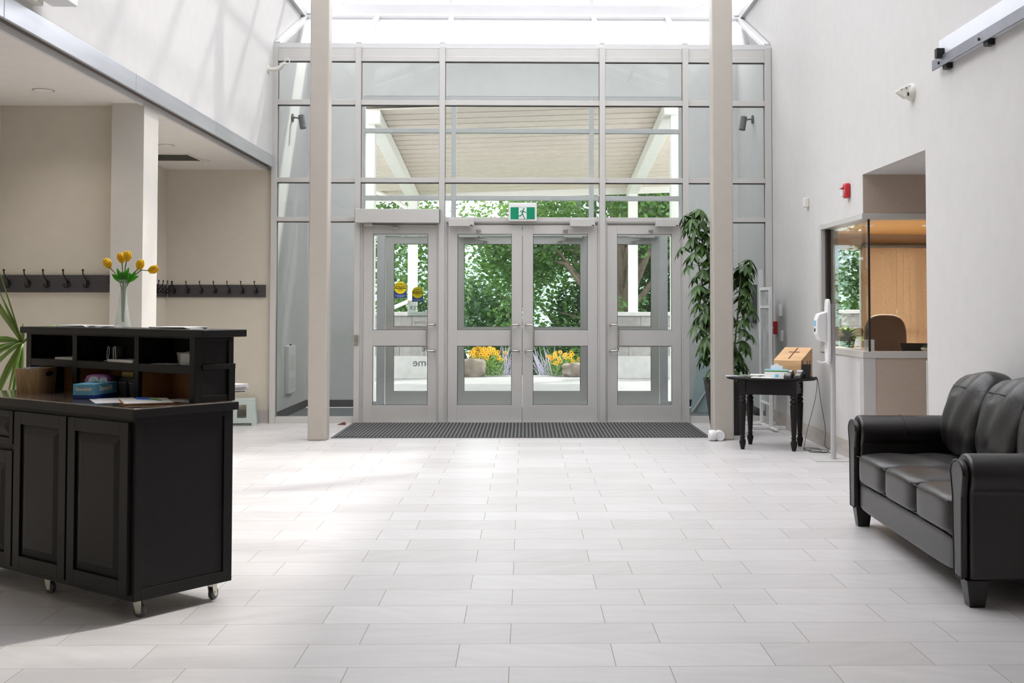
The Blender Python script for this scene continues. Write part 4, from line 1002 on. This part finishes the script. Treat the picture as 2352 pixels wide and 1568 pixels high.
cable([T(.33, -.04, .694), T(.40, -.02, .695), c0+Vector((.012, 0, -.02)), c0+Vector((-.01, 0, -.22)), c0+Vector((-.09, -.02, -.5)), c0+Vector((-.13, -.05, -.67)), (2.70, 11.15, .004), (2.80, 11.05, .004), (2.84, 11.25, .006), (2.72, 11.30, .006), (2.68, 11.1, .01), (2.82, 11.0, .004), (2.90, 11.12, .004), (2.76, 11.2, .008), (2.70, 11.0, .004), (2.90, 10.95, .004)],
      'left black cable dropping from the table end to a coil on the floor')
cable([T(.34, .0, .694), T(.41, .0, .695), c0+Vector((.02, .01, -.02)), c0+Vector((.05, 0, -.25)), c0+Vector((.09, 0, -.5)), (2.925, 11.35, .03), (2.93, 11.2, .005)], 'right black cable swinging from the table end toward the wall')
# white mesh display stand
ds = empty('display_stand', (2.765, 13.08, 0), 0, 'narrow white metal stand with mesh panel, seen edge-on by the wall', 'display stand')
b = MB(); b.box(-.018, .018, -.018, .018, .02, 1.60); b.box(-.018, .018, .50, .536, .02, 1.60); b.box(-.016, .016, 0, .52, 1.565, 1.60); b.box(-.016, .016, 0, .52, 1.36, 1.385); b.box(-.016, .016, 0, .52, .265, .29)
b.build('stand_frame', m_plwhite, ds, bevel=.002)
bx('mesh_panel', m_mesh, -.004, .004, .018, .50, .29, 1.36, ds); bx('mesh_panel', m_mesh, -.004, .004, .018, .50, 1.385, 1.565, ds)
b = MB(); b.box(-.26, .165, -.022, .022, .008, .036); b.box(-.26, .165, .50, .54, .008, .036); b.box(-.022, .022, -.3, .70, .008, .03); b.build('foot', m_plwhite, ds, bevel=.002)
# small fittings on the right wall
def wallbox(name, y, z, h, w, d, m, lab, cat, bev=.004):
    o = bx(name, m, XR-d, XR, y-w/2, y+w/2, z-h/2, z+h/2, bevel=bev, seg=3); return tag(o, lab, cat)
wallbox('thermostat', 13.35, 1.335, .13, .09, .035, m_plwhite, 'small white wall box above the red pull station', 'wall box')
wallbox('light_switch', 13.30, 1.045, .12, .085, .022, m_plwhite, 'white wall switch below the small white wall box', 'switch')
o = empty('fire_pull_station', (XR, 13.62, 1.13), 0, 'red fire alarm pull station low on the right wall behind the display stand', 'fire alarm')
bx('pull_case', m_red, -.045, 0, -.06, .06, -.075, .075, o, bevel=.004); bx('pull_handle', m_plwhite, -.052, -.045, -.035, .035, -.01, .012, o)
wallbox('motion_sensor', 12.05, 2.46, .10, .075, .05, m_plcream, 'small cream motion sensor high on the right wall', 'sensor', .012)
o = empty('fire_strobe', (XR, 10.52, 2.43), 0, 'red fire alarm strobe high on the right wall near the booth opening', 'fire alarm')
MB().pillow(-.05, 0, -.05, .05, -.068, .068, 6, 6).build('strobe_case', m_red, o, smooth=True)
bx('strobe_lens', m_plwhite, -.07, -.045, .0, .04, -.05, .01, o, bevel=.006); b = MB().prism([(-.05, .015), (-.085, .02), (-.05, .035)], 'y', -.0, .045); b.build('strobe_hood', m_red, o)
text('lettering', 'FIRE', .024, m_plwhite, o, (-.0515, -.03, .0), (PI/2, PI/2, -PI/2))
o = empty('detector_head', (XR, 8.76, 3.005), 0, 'white wall-mounted emergency lamp head with a pointed nose', 'wall detector')
MB().lathe([(.066, 0), (.066, .02), (.05, .045), (.03, .05)], n=26, axis='x', sx=1.0, sy=1).build('base', m_plcream, o, smooth=True, rz=PI, loc=(0, 0, 0))
MB().rings([[(-.03, -.045, -.05), (-.03, .045, -.05), (-.03, .05, .055), (-.03, -.05, .055)], [(-.07, -.04, -.045), (-.07, .04, -.045), (-.07, .04, .04), (-.07, -.04, .04)], [(-.11, -.024, -.02), (-.11, .024, -.02), (-.11, .024, .022), (-.11, -.024, .022)], [(-.135, -.010, -.006), (-.135, .010, -.006), (-.135, .01, .008), (-.135, -.01, .008)]]).build('nose', m_plcream, o, bevel=.008)
b = MB(); b.box(-.07, -.06, -.0462, -.044, .02, .028); b.box(-.058, -.046, -.0475, -.045, -.035, -.010); b.box(-.10, -.094, -.0335, -.026, .012, .018); b.build('markings', m_ink, o)
# sliding door track on the right wall
tk = empty('sliding_door_track', (XR, 0, 0), 0, 'dark steel sliding-door track with black stops high on the right wall', 'door track')
bx('track_bar', mat('track_steel', (.20, .205, .235), .45, .6, noise=.15, nscale=5), -.062, -.052, 3.0, 8.17, 3.045, 3.118, tk, bevel=.001)
tag(bx('backing_board', mat('board_satin_white', (.70, .73, .80), .3), -.045, -.001, 3.0, 8.07, 3.06, 3.238, tk), 'white painted board behind the track', None)
for k in range(7):
    b = MB(); b.prism([(-.052, 3.075), (-.002, 3.075), (-.002, 3.02), (-.045, 3.02)], 'y', 7.93-.72*k, 8.0-.72*k); b.lathe([(.010, -.070), (.010, -.062), (.010, -.05)], (0, 8.03-.72*k, 3.075), 10, 'x')
    b.build('standoff', m_ink, tk)
bx('stop_block', m_ink, -.10, -.045, 7.96, 8.01, 3.10, 3.165, tk, bevel=.003)
# steel post edge at the passage corner
struct(bx('trim_5', m_alu, XR-.004, XR+.05, 8.495, 8.515, 0, .98))

# ------------------------------------------------------------------ sanitiser stand
hs_ = empty('sanitiser_stand', (2.775, 10.47, 0), 0, 'white hand sanitiser dispenser on a slim grey floor stand', 'sanitiser stand')
bx('floor_plate', m_alu, -.19, .17, -.15, .15, 0, .008, hs_, bevel=.002)
MB().tube([(0, 0, .008), (0, 0, 1.40)], .024, 16).build('pole', mat('silver_pole', (.50, .49, .51), .4, .2), hs_, smooth=True)
MB().pillow(-.062, -.026, -.06, .06, .86, 1.445, 6, 10).build('back_plate', m_plwhite, hs_, smooth=True)
MB().prism([(-.062, 1.055), (-.135, 1.07), (-.160, 1.13), (-.158, 1.26), (-.140, 1.31), (-.062, 1.335)], 'y', -.058, .058).build('dispenser_body', m_plwhite, hs_, bevel=.014, seg=4)
bx('sensor_window', m_ink, -.162, -.156, -.02, .02, 1.15, 1.18, hs_); bx('blue_mark', m_blue, -.161, -.155, -.03, .03, 1.20, 1.25, hs_)
MB().tube([(-.04, 0, .95), (-.042, 0, .90), (-.06, 0, .875), (-.10, 0, .868), (-.14, 0, .885)], [.02, .022, .012, .010, .006], 10).build('drip_arm', m_plwhite, hs_, smooth=True)

# ------------------------------------------------------------------ booth contents
o = empty('desk', (4.2, 10.9, 0), 0, 'brown desk inside the reception booth', 'desk')
bx('desk_top', m_lam, -1.0, 1.0, -.55, .35, .90, .93, o, bevel=.003); bx('desk_panel', m_lam, -1.0, -.95, -.5, .3, 0, .90, o)
oc = empty('office_chair', (3.60, 11.6, 0), .1, 'brown upholstered office chair in the booth, rounded back', 'chair')
MB().pillow(-.22, .22, -.05, .04, .80, 1.30, 3, 12).build('backrest', m_chair, oc, smooth=True); MB().pillow(-.24, .24, -.45, .02, .50, .60, 4, 8).build('seat', m_chair, oc, smooth=True)
MB().tube([(0, -.2, .08), (0, -.2, .52)], .03, 10).build('gas_column', m_ink, oc, smooth=True)
b = MB()
for k in range(5): a = k*2*PI/5; b.bar((0, -.2, .09), (.27*math.cos(a), -.2+.27*math.sin(a), .05), .04, .03)
b.build('star_base', m_ink, oc)
o = empty('computer_monitor', (3.62, 10.58, .93), .0, 'low black screen at the right inside the booth window', 'monitor')
MB().hexa([(-.17, 0, 0), (.45, 0, 0), (.45, .03, 0), (-.17, .03, 0), (-.19, .02, .115), (.45, .02, .105), (.45, .05, .105), (-.19, .05, .115)]).build('screen_shell', m_ink, o, bevel=.004); bx('screen_foot', m_ink, 0, .2, .03, .15, 0, .012, o)
o = empty('potted_succulent', (3.545, 10.27, .985), 0, 'tiny succulent in a white bowl on the booth sill', 'plant')
MB().lathe([(.020, 0), (.036, .012), (.038, .024), (.034, .028), (.01, .026)], n=18).build('bowl', m_plcream, o, smooth=True)
b = MB(); rr_ = random.Random(5)
for k in range(26): a = k*2.4; e = .3+1.1*k/26; b.leaf(Vector((0, 0, .024)), Vector((math.cos(a)*math.cos(e), math.sin(a)*math.cos(e), math.sin(e))), Vector((0, 0, 1)), .036, .012, .0, .3)
b.build('leaves', mat('succulent_green', (.10, .22, .07), .6), o, smooth=True)
o = bx('desk_card', m_paper, 3.0, 3.09, 10.26, 10.262, .987, 1.085); o.rotation_euler = (0, 0, 0); tag(o, 'small white card standing on the sill at the booth glass corner', 'card')
o = empty('potted_fern', (3.50, 12.6, .93), 0, 'dark-potted leafy plant by the window inside the booth', 'plant')
bx('plant_stand', m_ink, -.12, .12, -.12, .12, -.93, -.02, o); MB().lathe([(.06, -.02), (.09, .12), (.08, .12), (.05, .1)], n=20).build('pot', m_ink, o, smooth=True)
b = MB()
for k in range(60): a = rr_.uniform(0, 6.28); e = rr_.uniform(.1, 1.2); b.leaf(Vector((0, 0, .12)), Vector((math.cos(a)*math.cos(e), math.sin(a)*math.cos(e), math.sin(e))), Vector((0, 0, 1)), rr_.uniform(.1, .24), .04, .35, .2)
b.build('foliage', m_green, o, smooth=True)

# ------------------------------------------------------------------ sofa
sf = empty('sofa', (2.00, 5.28, 0), math.radians(-1.6), 'black leather three-seat sofa with rolled arms against the right wall', 'sofa')
SL, SD = 2.13, .86      # runs along local Y, seat faces local -X
AW = .21
b = MB(); b.box(.03, SD-.02, AW-.02, SL-AW+.02, .125, .40); b.build('base_frame', m_leather, sf, bevel=.012)
MB().pillow(.012, .06, AW-.005, SL-AW+.005, .125, .285, 9, 10).build('front_rail', m_leather, sf, smooth=True)
CWd = (SL-2*AW)/3
for k in range(3):
    y0 = AW+k*CWd; o = MB().pillow(-.012, .62, y0+.004, y0+CWd-.004, .285, .475, 7, 22)
    for v in o.bm.verts:
        if v.co.z > .40:
            v.co.z += .010*math.sin((v.co.y-y0)/CWd*PI)+.004*math.sin(v.co.x*23+v.co.y*9)*max(0, math.sin(v.co.x*5))
    o = o.build('seat_cushion', m_leather, sf, smooth=True)
    MB().tube([(-.004, y0+.02, .452), (-.011, y0+CWd*.3, .459), (-.011, y0+CWd*.7, .459), (-.004, y0+CWd-.02, .452)], .003, 6).build('seam', m_leather, o, smooth=True)
bx('back_frame', m_leather, .68, SD, .08, SL-.08, .125, .86, sf, bevel=.03, seg=4)
for k in range(2 if False else 3):
    y0 = AW-.02+k*(CWd+.013)
    o = MB().pillow(-.13, .13, y0+.005, y0+CWd+.008, -.27, .27, 3.2, 22)
    for v in o.bm.verts:
        t = (v.co.z+.27)/.54; v.co.x += -.035*math.sin(PI*min(1, t*1.1))*(v.co.x < 0)+.006*math.sin(v.co.y*31+v.co.z*13)*(v.co.x < 0)
        v.co.z += .018*math.sin((v.co.y-y0)/CWd*PI*2+.5)*(t > .7)
    me_rot = Matrix.Rotation(math.radians(13), 3, 'Y')
    for v in o.bm.verts: v.co = me_rot @ v.co+Vector((.66, 0, .72))
    o = o.build('back_cushion', m_leather, sf, smooth=True)
    pts = []
    for q in range(15):
        v_ = -.88+1.76*q/14; zz = .15; rem = max(.02, 1-abs(v_)**3.2-abs(zz/.27)**3.2); xx = -.13*rem**(1/3.2)-.035*math.sin(PI*min(1, (zz+.27)/.54*1.1))
        pts.append(me_rot @ Vector((xx-.001, y0+.005+(CWd+.003)*(v_+1)/2, zz))+Vector((.66, 0, .72)))
    MB().tube(pts, .0035, 6).build('seam', m_leather, o, smooth=True)
for k, y0 in enumerate((0, SL-AW)):
    arm = empty('arm', (0, 0, 0)); arm.parent = sf
    # arm profile in local Y-Z, rolled over the outside
    def prof_arm(s):
        P = []; cy = y0+AW/2; n = 20
        for q in range(n+1):
            a = PI*1.22-q*(PI*1.44)/n; P.append((cy+(AW/2+.012)*s*math.cos(a), .595+.098*s*math.sin(a)))
        P += [(y0+AW-.025, .52), (y0+AW-.025, .125), (y0+.025, .125), (y0+.025, .52)]
        return P
    MB().prism(prof_arm(1), 'x', .03, SD).build('arm_body', m_leather, arm, smooth=True, bevel=.014, seg=3)
    fp = [(y0+AW/2+(AW/2-.02)*math.cos(a), .60+.065*math.sin(a)) for a in [PI-q*PI/16 for q in range(17)]]+[(y0+AW-.045, .50), (y0+AW-.055, .125), (y0+.055, .125), (y0+.045, .50)]
    MB().prism(fp, 'x', -.004, .03).build('front_facing', m_leather, arm, smooth=True, bevel=.010, seg=3)
    MB().tube([(-.003, p, q) for p, q in fp], .0045, 6).build('piping', m_leather, arm, smooth=True)
    MB().tube([(.30, y0+AW/2+(AW/2+.0135)*math.cos(a), .595+.0995*math.sin(a)) for a in [PI*1.1-q*PI*1.2/16 for q in range(17)]], .0028, 6).build('seam', m_leather, arm, smooth=True)
for x, y in ((.015, .03), (.015, SL-.13), (SD-.14, .03), (SD-.14, SL-.13)):
    MB().hexa([(x+.015, y+.015, 0), (x+.085, y+.015, 0), (x+.085, y+.085, 0), (x+.015, y+.085, 0), (x-.002, y, .125), (x+.10, y, .125), (x+.10, y+.10, .125), (x-.002, y+.10, .125)]).build('leg', m_woodblk, sf, bevel=.003)

# ------------------------------------------------------------------ upper left fittings
o = empty('pipe_bracket_lamp', (XL, 13.55, 4.14), 0, 'cream articulated lamp bracket high on the left wall beside the glass', 'wall lamp')
MB().lathe([(.045, 0), (.045, .012)], n=18, axis='x').build('wall_plate', m_plcream, o, smooth=True)
MB().tube([(.01, 0, 0), (.08, 0, .0), (.13, -.01, .01), (.19, -.03, .07)], [.018, .024, .028, .02], 12).build('arm', m_plcream, o, smooth=True)
n = 18; MB().tube([(.225+.028*math.cos(2*PI*k/n), -.03, .09+.028*math.sin(2*PI*k/n)) for k in range(n+1)], .006, 7).build('lamp_ring', m_plcream, o, smooth=True)
o = empty('projector_bracket', (XL, 7.12, 0), 0, 'brown and white wall bracket cut off by the top left corner, above the steel channel', 'bracket')
bx('bracket_arm', m_plcream, 0, .06, -.45, -.03, 3.20, 3.26, o); bx('white_box', m_plwhite, .06, .22, -.12, .10, 3.23, 3.30, o, bevel=.004)
o = empty('socket_cover', (2.03, 11.96, 0), 0, 'round white plastic fitting on the floor at the foot of the right post', 'floor fitting')
MB().lathe([(.048, -.06), (.056, -.045), (.056, .0), (.048, .012)], (-.085, .0, .058), 24, 'x').build('round_cover', m_plwhite, o, smooth=True)
MB().lathe([(.048, -.015), (.055, .0), (.055, .06), (.048, .07)], (-.03, -.0, .052), 24, 'y').build('round_cover', m_plwhite, o, smooth=True)

# ------------------------------------------------------------------ outside
struct(bx('ground_terrace', m_conc, -14, 14, YO+.10, 23.9, -.25, -.02))
struct(MB().hexa([(-60, 23.9, -3.0), (60, 23.9, -3.0), (60, 90, -12), (-60, 90, -12), (-60, 23.9, -2.4), (60, 23.9, -2.4), (60, 90, -11.4), (-60, 90, -11.4)]).build('ground_slope', mat('rough_grass', (.12, .20, .06), 1, noise=.3, nscale=1), None))
def stonewall(x0, x1, y0, y1, h, lab):
    o = empty('stone_wall', ((x0+x1)/2, y0, 0), 0, lab, 'wall', 'stone planter walls outside'); L = (x1-x0)/2
    bx('stonework', m_stone, -L, L, 0, y1-y0, -.02, h, o, bevel=.01); bx('footing', m_cap, -L-.01, L+.01, -.04, 0, -.02, .42, o, bevel=.008)
    bx('capstone', m_cap, -L-.06, L+.06, -.06, y1-y0+.06, h, h+.075, o, bevel=.01)
stonewall(-4.2, -1.65, 22.75, 23.35, 1.20, 'grey stone wall with pale capstone outside, seen through the left door')
stonewall(1.72, 3.3, 22.75, 23.35, 1.20, 'grey stone wall with pale capstone outside, seen through the right door')
stonewall(6.2, 7.6, 22.75, 23.35, 1.25, 'stone pier outside, seen through the booth window')
cn = empty('entrance_canopy', (0, 0, 0), 0, 'white timber entrance canopy with boarded soffit outside the doors', 'canopy')
def cz(x, y): return 4.33-(y-17.0)*.098+.035*x
b = MB()
for k in range(20):
    y0 = 17.0+k*.32; y1 = y0+.31
    b.hexa([(-4.5, y0, cz(-4.5, y0)), (4.5, y0, cz(4.5, y0)), (4.5, y1, cz(4.5, y1)+.010), (-4.5, y1, cz(-4.5, y1)+.010), (-4.5, y0, cz(-4.5, y0)+.02), (4.5, y0, cz(4.5, y0)+.02), (4.5, y1, cz(4.5, y1)+.042), (-4.5, y1, cz(-4.5, y1)+.042)])
b.build('soffit', m_soffit, cn)
b = MB(); y0, y1 = 16.9, 23.5
b.hexa([(-4.5, y0, cz(-4.5, y0)+.06), (4.5, y0, cz(4.5, y0)+.06), (4.5, y1, cz(4.5, y1)+.06), (-4.5, y1, cz(-4.5, y1)+.06), (-4.5, y0, cz(-4.5, y0)+.12), (4.5, y0, cz(4.5, y0)+.12), (4.5, y1, cz(4.5, y1)+.12), (-4.5, y1, cz(-4.5, y1)+.12)])
b.build('roof_deck', m_cwhite, cn)
b = MB(); b.hexa([(-4.5, 23.4, cz(-4.5, 23.4)-.12), (4.5, 23.4, cz(4.5, 23.4)-.12), (4.5, 23.46, cz(4.5, 23.4)-.12), (-4.5, 23.46, cz(-4.5, 23.4)-.12), (-4.5, 23.4, cz(-4.5, 23.4)+.12), (4.5, 23.4, cz(4.5, 23.4)+.12), (4.5, 23.46, cz(4.5, 23.4)+.12), (-4.5, 23.46, cz(-4.5, 23.4)+.12)])
b.build('fascia_board', m_cwhite, cn)
for x in (-2.22, 2.14):
    MB().bar((x, 16.95, cz(x, 16.95)-.11), (x, 23.4, cz(x, 23.4)-.11), .20, .20).build('rafter', m_cwhite, cn, bevel=.01)
    bx('post', m_cwhite, x-.09, x+.09, 22.95, 23.13, 1.27, cz(x, 23)-.2, cn, bevel=.006)
    bx('post', m_cwhite, x-.12+(.12 if x > 0 else -.03), x+.05+(.12 if x > 0 else -.03), 17.0, 17.17, -.02, cz(x, 17)-.2, cn, bevel=.006)
MB().tube([(-2.15, 23.0, 3.2), (-2.6, 23.0, 3.5), (-3.1, 22.95, 3.72)], .05, 10).build('downpipe', m_cwhite, cn, smooth=True)
MB().tube([(-2.30, 22.9, 1.48), (-2.62, 22.9, 1.34)], .04, 10).build('downpipe', m_cwhite, cn, smooth=True)

def tree(x, y, z0, H, R_, lab, m, n, seed, trunk=.22, crown_lo=.25, leafs=.14, squash=1.0):
    o = empty('maple_tree', (x, y, z0), 0, lab, 'tree', 'trees beyond the terrace'); q = random.Random(seed)
    MB().tube([(0, 0, 0), (.1, 0, H*.2), (-.05, .1, H*.45), (.1, 0, H*.75)], [trunk, trunk*.8, trunk*.55, trunk*.15], 10).build('trunk', m_bark, o, smooth=True)
    b = MB(); bl = []
    for k in range(22):
        a = q.uniform(0, 6.28); e = q.uniform(crown_lo, .97); rr = R_*math.sin(PI*min(.95, max(.12, (e-crown_lo)/(1-crown_lo)*.9+.08)))**.6*q.uniform(.45, .92)
        p = Vector((math.cos(a)*rr, math.sin(a)*rr*squash, H*e)); bl.append((p, R_*q.uniform(.24, .42)))
        b.tube([(0, 0, H*e*.55+.3), tuple(p*.55+Vector((0, 0, H*e*.40))), p], [trunk*.3, trunk*.18, .015], 6)
    b.build('branch', m_bark, o, smooth=True)
    b = MB()
    for i in range(n):
        c, r = bl[q.randrange(len(bl))]
        v = Vector((q.gauss(0, 1), q.gauss(0, 1), q.gauss(0, .75))); v.normalize(); p = c+v*r*q.uniform(.35, 1.1)**.6
        d = Vector((q.gauss(0, 1), q.gauss(0, 1), q.gauss(-.3, .5))).normalized(); nn = Vector((q.gauss(0, .6), q.gauss(0, .6), 1)).normalized(); s = d.cross(nn).normalized()
        L = leafs*q.uniform(.7, 1.3)
        pts = (p, p+d*L*.35-s*L*.55, p+d*L*.75-s*L*.25, p+d*L, p+d*L*.75+s*L*.25, p+d*L*.35+s*L*.55)
        b.bm.faces.new([b.bm.verts.new(t) for t in pts])
    b.build('foliage', m, o)
tree(2.6, 31, -3.0, 10.3, 4.2, 'large maple spreading over the right of the view', m_leafo, 52000, 1, .30, .30, .105)
tree(-4.6, 29, -3.0, 9.5, 3.0, 'bright maple seen through the left door', m_leafo, 26000, 2, .24, .28, .105)
tree(5.6, 33, -3.2, 10.6, 4.2, 'dark leafy tree at the right behind the stone wall', m_leafo2, 30000, 3, .3, .2, .125)
tree(2.2, 38, -4.0, 11.8, 4.4, 'dark leafy tree standing behind the large maple', m_leafo2, 34000, 4, .3, .15, .14)
tree(-9.5, 40, -4.0, 11, 4.0, 'leafy tree far out on the left of the terrace', m_leafo, 9000, 5, .3, .25, .2)
tree(10.5, 34, -3.5, 10.6, 4.0, 'leafy tree outside the booth window', m_leafo, 22000, 6, .3, .15, .14)
tree(2.35, 33.5, -3.3, 6.0, 2.1, 'dense dark shrubby tree low behind the right leaf of the double door', m_leafo2, 24000, 9, .2, .1, .11)
tree(-2.0, 55, -7.0, 8.2, 4.2, 'rounded shrubby tree low in the distance through the double door', m_leafo2, 9000, 8, .3, .1, .24)
# distant wooded hills, haze painted into their pale colours
def hill(y, h, x0, x1, ph, lab, m):
    b = MB(); nx, ny = 60, 10; G = []
    for j in range(ny+1):
        row = []
        for i in range(nx+1):
            x = x0+(x1-x0)*i/nx; t = j/ny
            z = -12+(h+12+4*math.sin(x*.02+ph)+2.2*math.sin(x*.11+ph*2)+rnd.uniform(-1, 1))*math.sin(t*PI/2)
            row.append(b.bm.verts.new((x, y+t*60, z)))
        G.append(row)
    for j in range(ny):
        for i in range(nx): b.bm.faces.new((G[j][i], G[j][i+1], G[j+1][i+1], G[j+1][i]))
    return struct(b.build('ground_hill', m, None, smooth=True))
hill(150, 8, -160, 160, .5, '', m_hill); hill(280, 22, -260, 260, 2.1, '', mat('hazed_far_hill', (.30, .37, .40), 1, noise=.3, nscale=.08))
# boulders and flower beds at the terrace edge
def boulder(x, y, s, seed, lab, sc):
    b = MB(); q = random.Random(seed); bmesh.ops.create_icosphere(b.bm, subdivisions=4, radius=s)
    from mathutils import noise as nz
    for v in b.bm.verts:
        c = v.co.copy(); c = Vector((max(-.75*s, min(.75*s, c.x)), max(-.75*s, min(.75*s, c.y)), max(-.7*s, min(.72*s, c.z))))
        v.co = Vector((c.x*sc[0], c.y*sc[1], c.z*sc[2]))*(1+.22*nz.noise(v.co*2.2/s+Vector((seed, 0, 0)))+.06*nz.noise(v.co*7/s))
    o = b.build('boulder', m_boulder, None, smooth=True); o.location = (x, y, s*.62*sc[2]-.02); tag(o, lab, 'boulder')
boulder(-1.02, 23.4, .27, 3, 'pale brown boulder at the left flower bed', (1.1, 1, .95)); boulder(.98, 23.4, .25, 8, 'grey boulder at the right flower bed', (1.15, 1, .8))
def bed(x, y, lab, seed, n, hh, spread, lx):
    o = empty('flowering_plant', (x, y, -.02), 0, lab, 'flowers', 'flower clumps at the terrace edge'); q = random.Random(seed)
    b = MB(); f = MB(); c = MB(); s = MB()
    for i in range(900):
        a = q.uniform(0, 6.28); r = spread*q.uniform(0, 1)**.5; z = q.uniform(0, hh*.8)*(1-.4*r/spread)
        b.leaf(Vector((r*math.cos(a), r*math.sin(a)*.6, z)), Vector((q.gauss(0, 1), q.gauss(0, 1), 1)), Vector((q.gauss(0, 1), 1, 0)), .08, .026, .2)
    b.build('foliage', mat('bed_leaf', (.20, .36, .08), .6), o)
    for i in range(n):
        a = q.uniform(0, 6.28); r = spread*q.uniform(0, 1)**.5; z = hh*q.uniform(.62, 1.05)*(1-.3*r/spread); p = Vector((r*math.cos(a), r*math.sin(a)*.6, z))
        d = Vector((q.gauss(0, .4), -1, q.uniform(.1, .9))).normalized(); e = d.cross(Vector((0, 0, 1))).normalized(); g_ = d.cross(e)
        for k in range(9):
            t = 2*PI*k/9; w = e*math.cos(t)+g_*math.sin(t); u = e*math.cos(t+.25)+g_*math.sin(t+.25); v = e*math.cos(t-.25)+g_*math.sin(t-.25)
            f.bm.faces.new([f.bm.verts.new(m) for m in (p+w*.006, p+v*.036, p+w*.05, p+u*.036)])
        c.ball(p+d*.006, .011, u=6, v=4)
    f.build('blossoms', m_fy, o); c.build('flower_centres', m_fc, o)
    for i in range(46):
        dx = q.uniform(-.18, .22); p = Vector((lx+dx, q.uniform(-.2, .2), .02)); d = Vector((q.gauss(0, .25)+(.25 if lx > 0 else -.25), 0, 1)).normalized(); L = q.uniform(.3, .68)*hh/.6
        s.tube([p, p+d*L*.5, p+d*L], [.004, .006, .002], 5)
    s.build('lavender_spikes', m_lav, o)
bed(-.78, 23.62, 'clump of yellow coneflowers and lavender behind the left boulder', 11, 75, .66, .40, .40)
bed(.80, 23.62, 'clump of yellow coneflowers and lavender behind the right boulder', 12, 38, .55, .34, -.36)
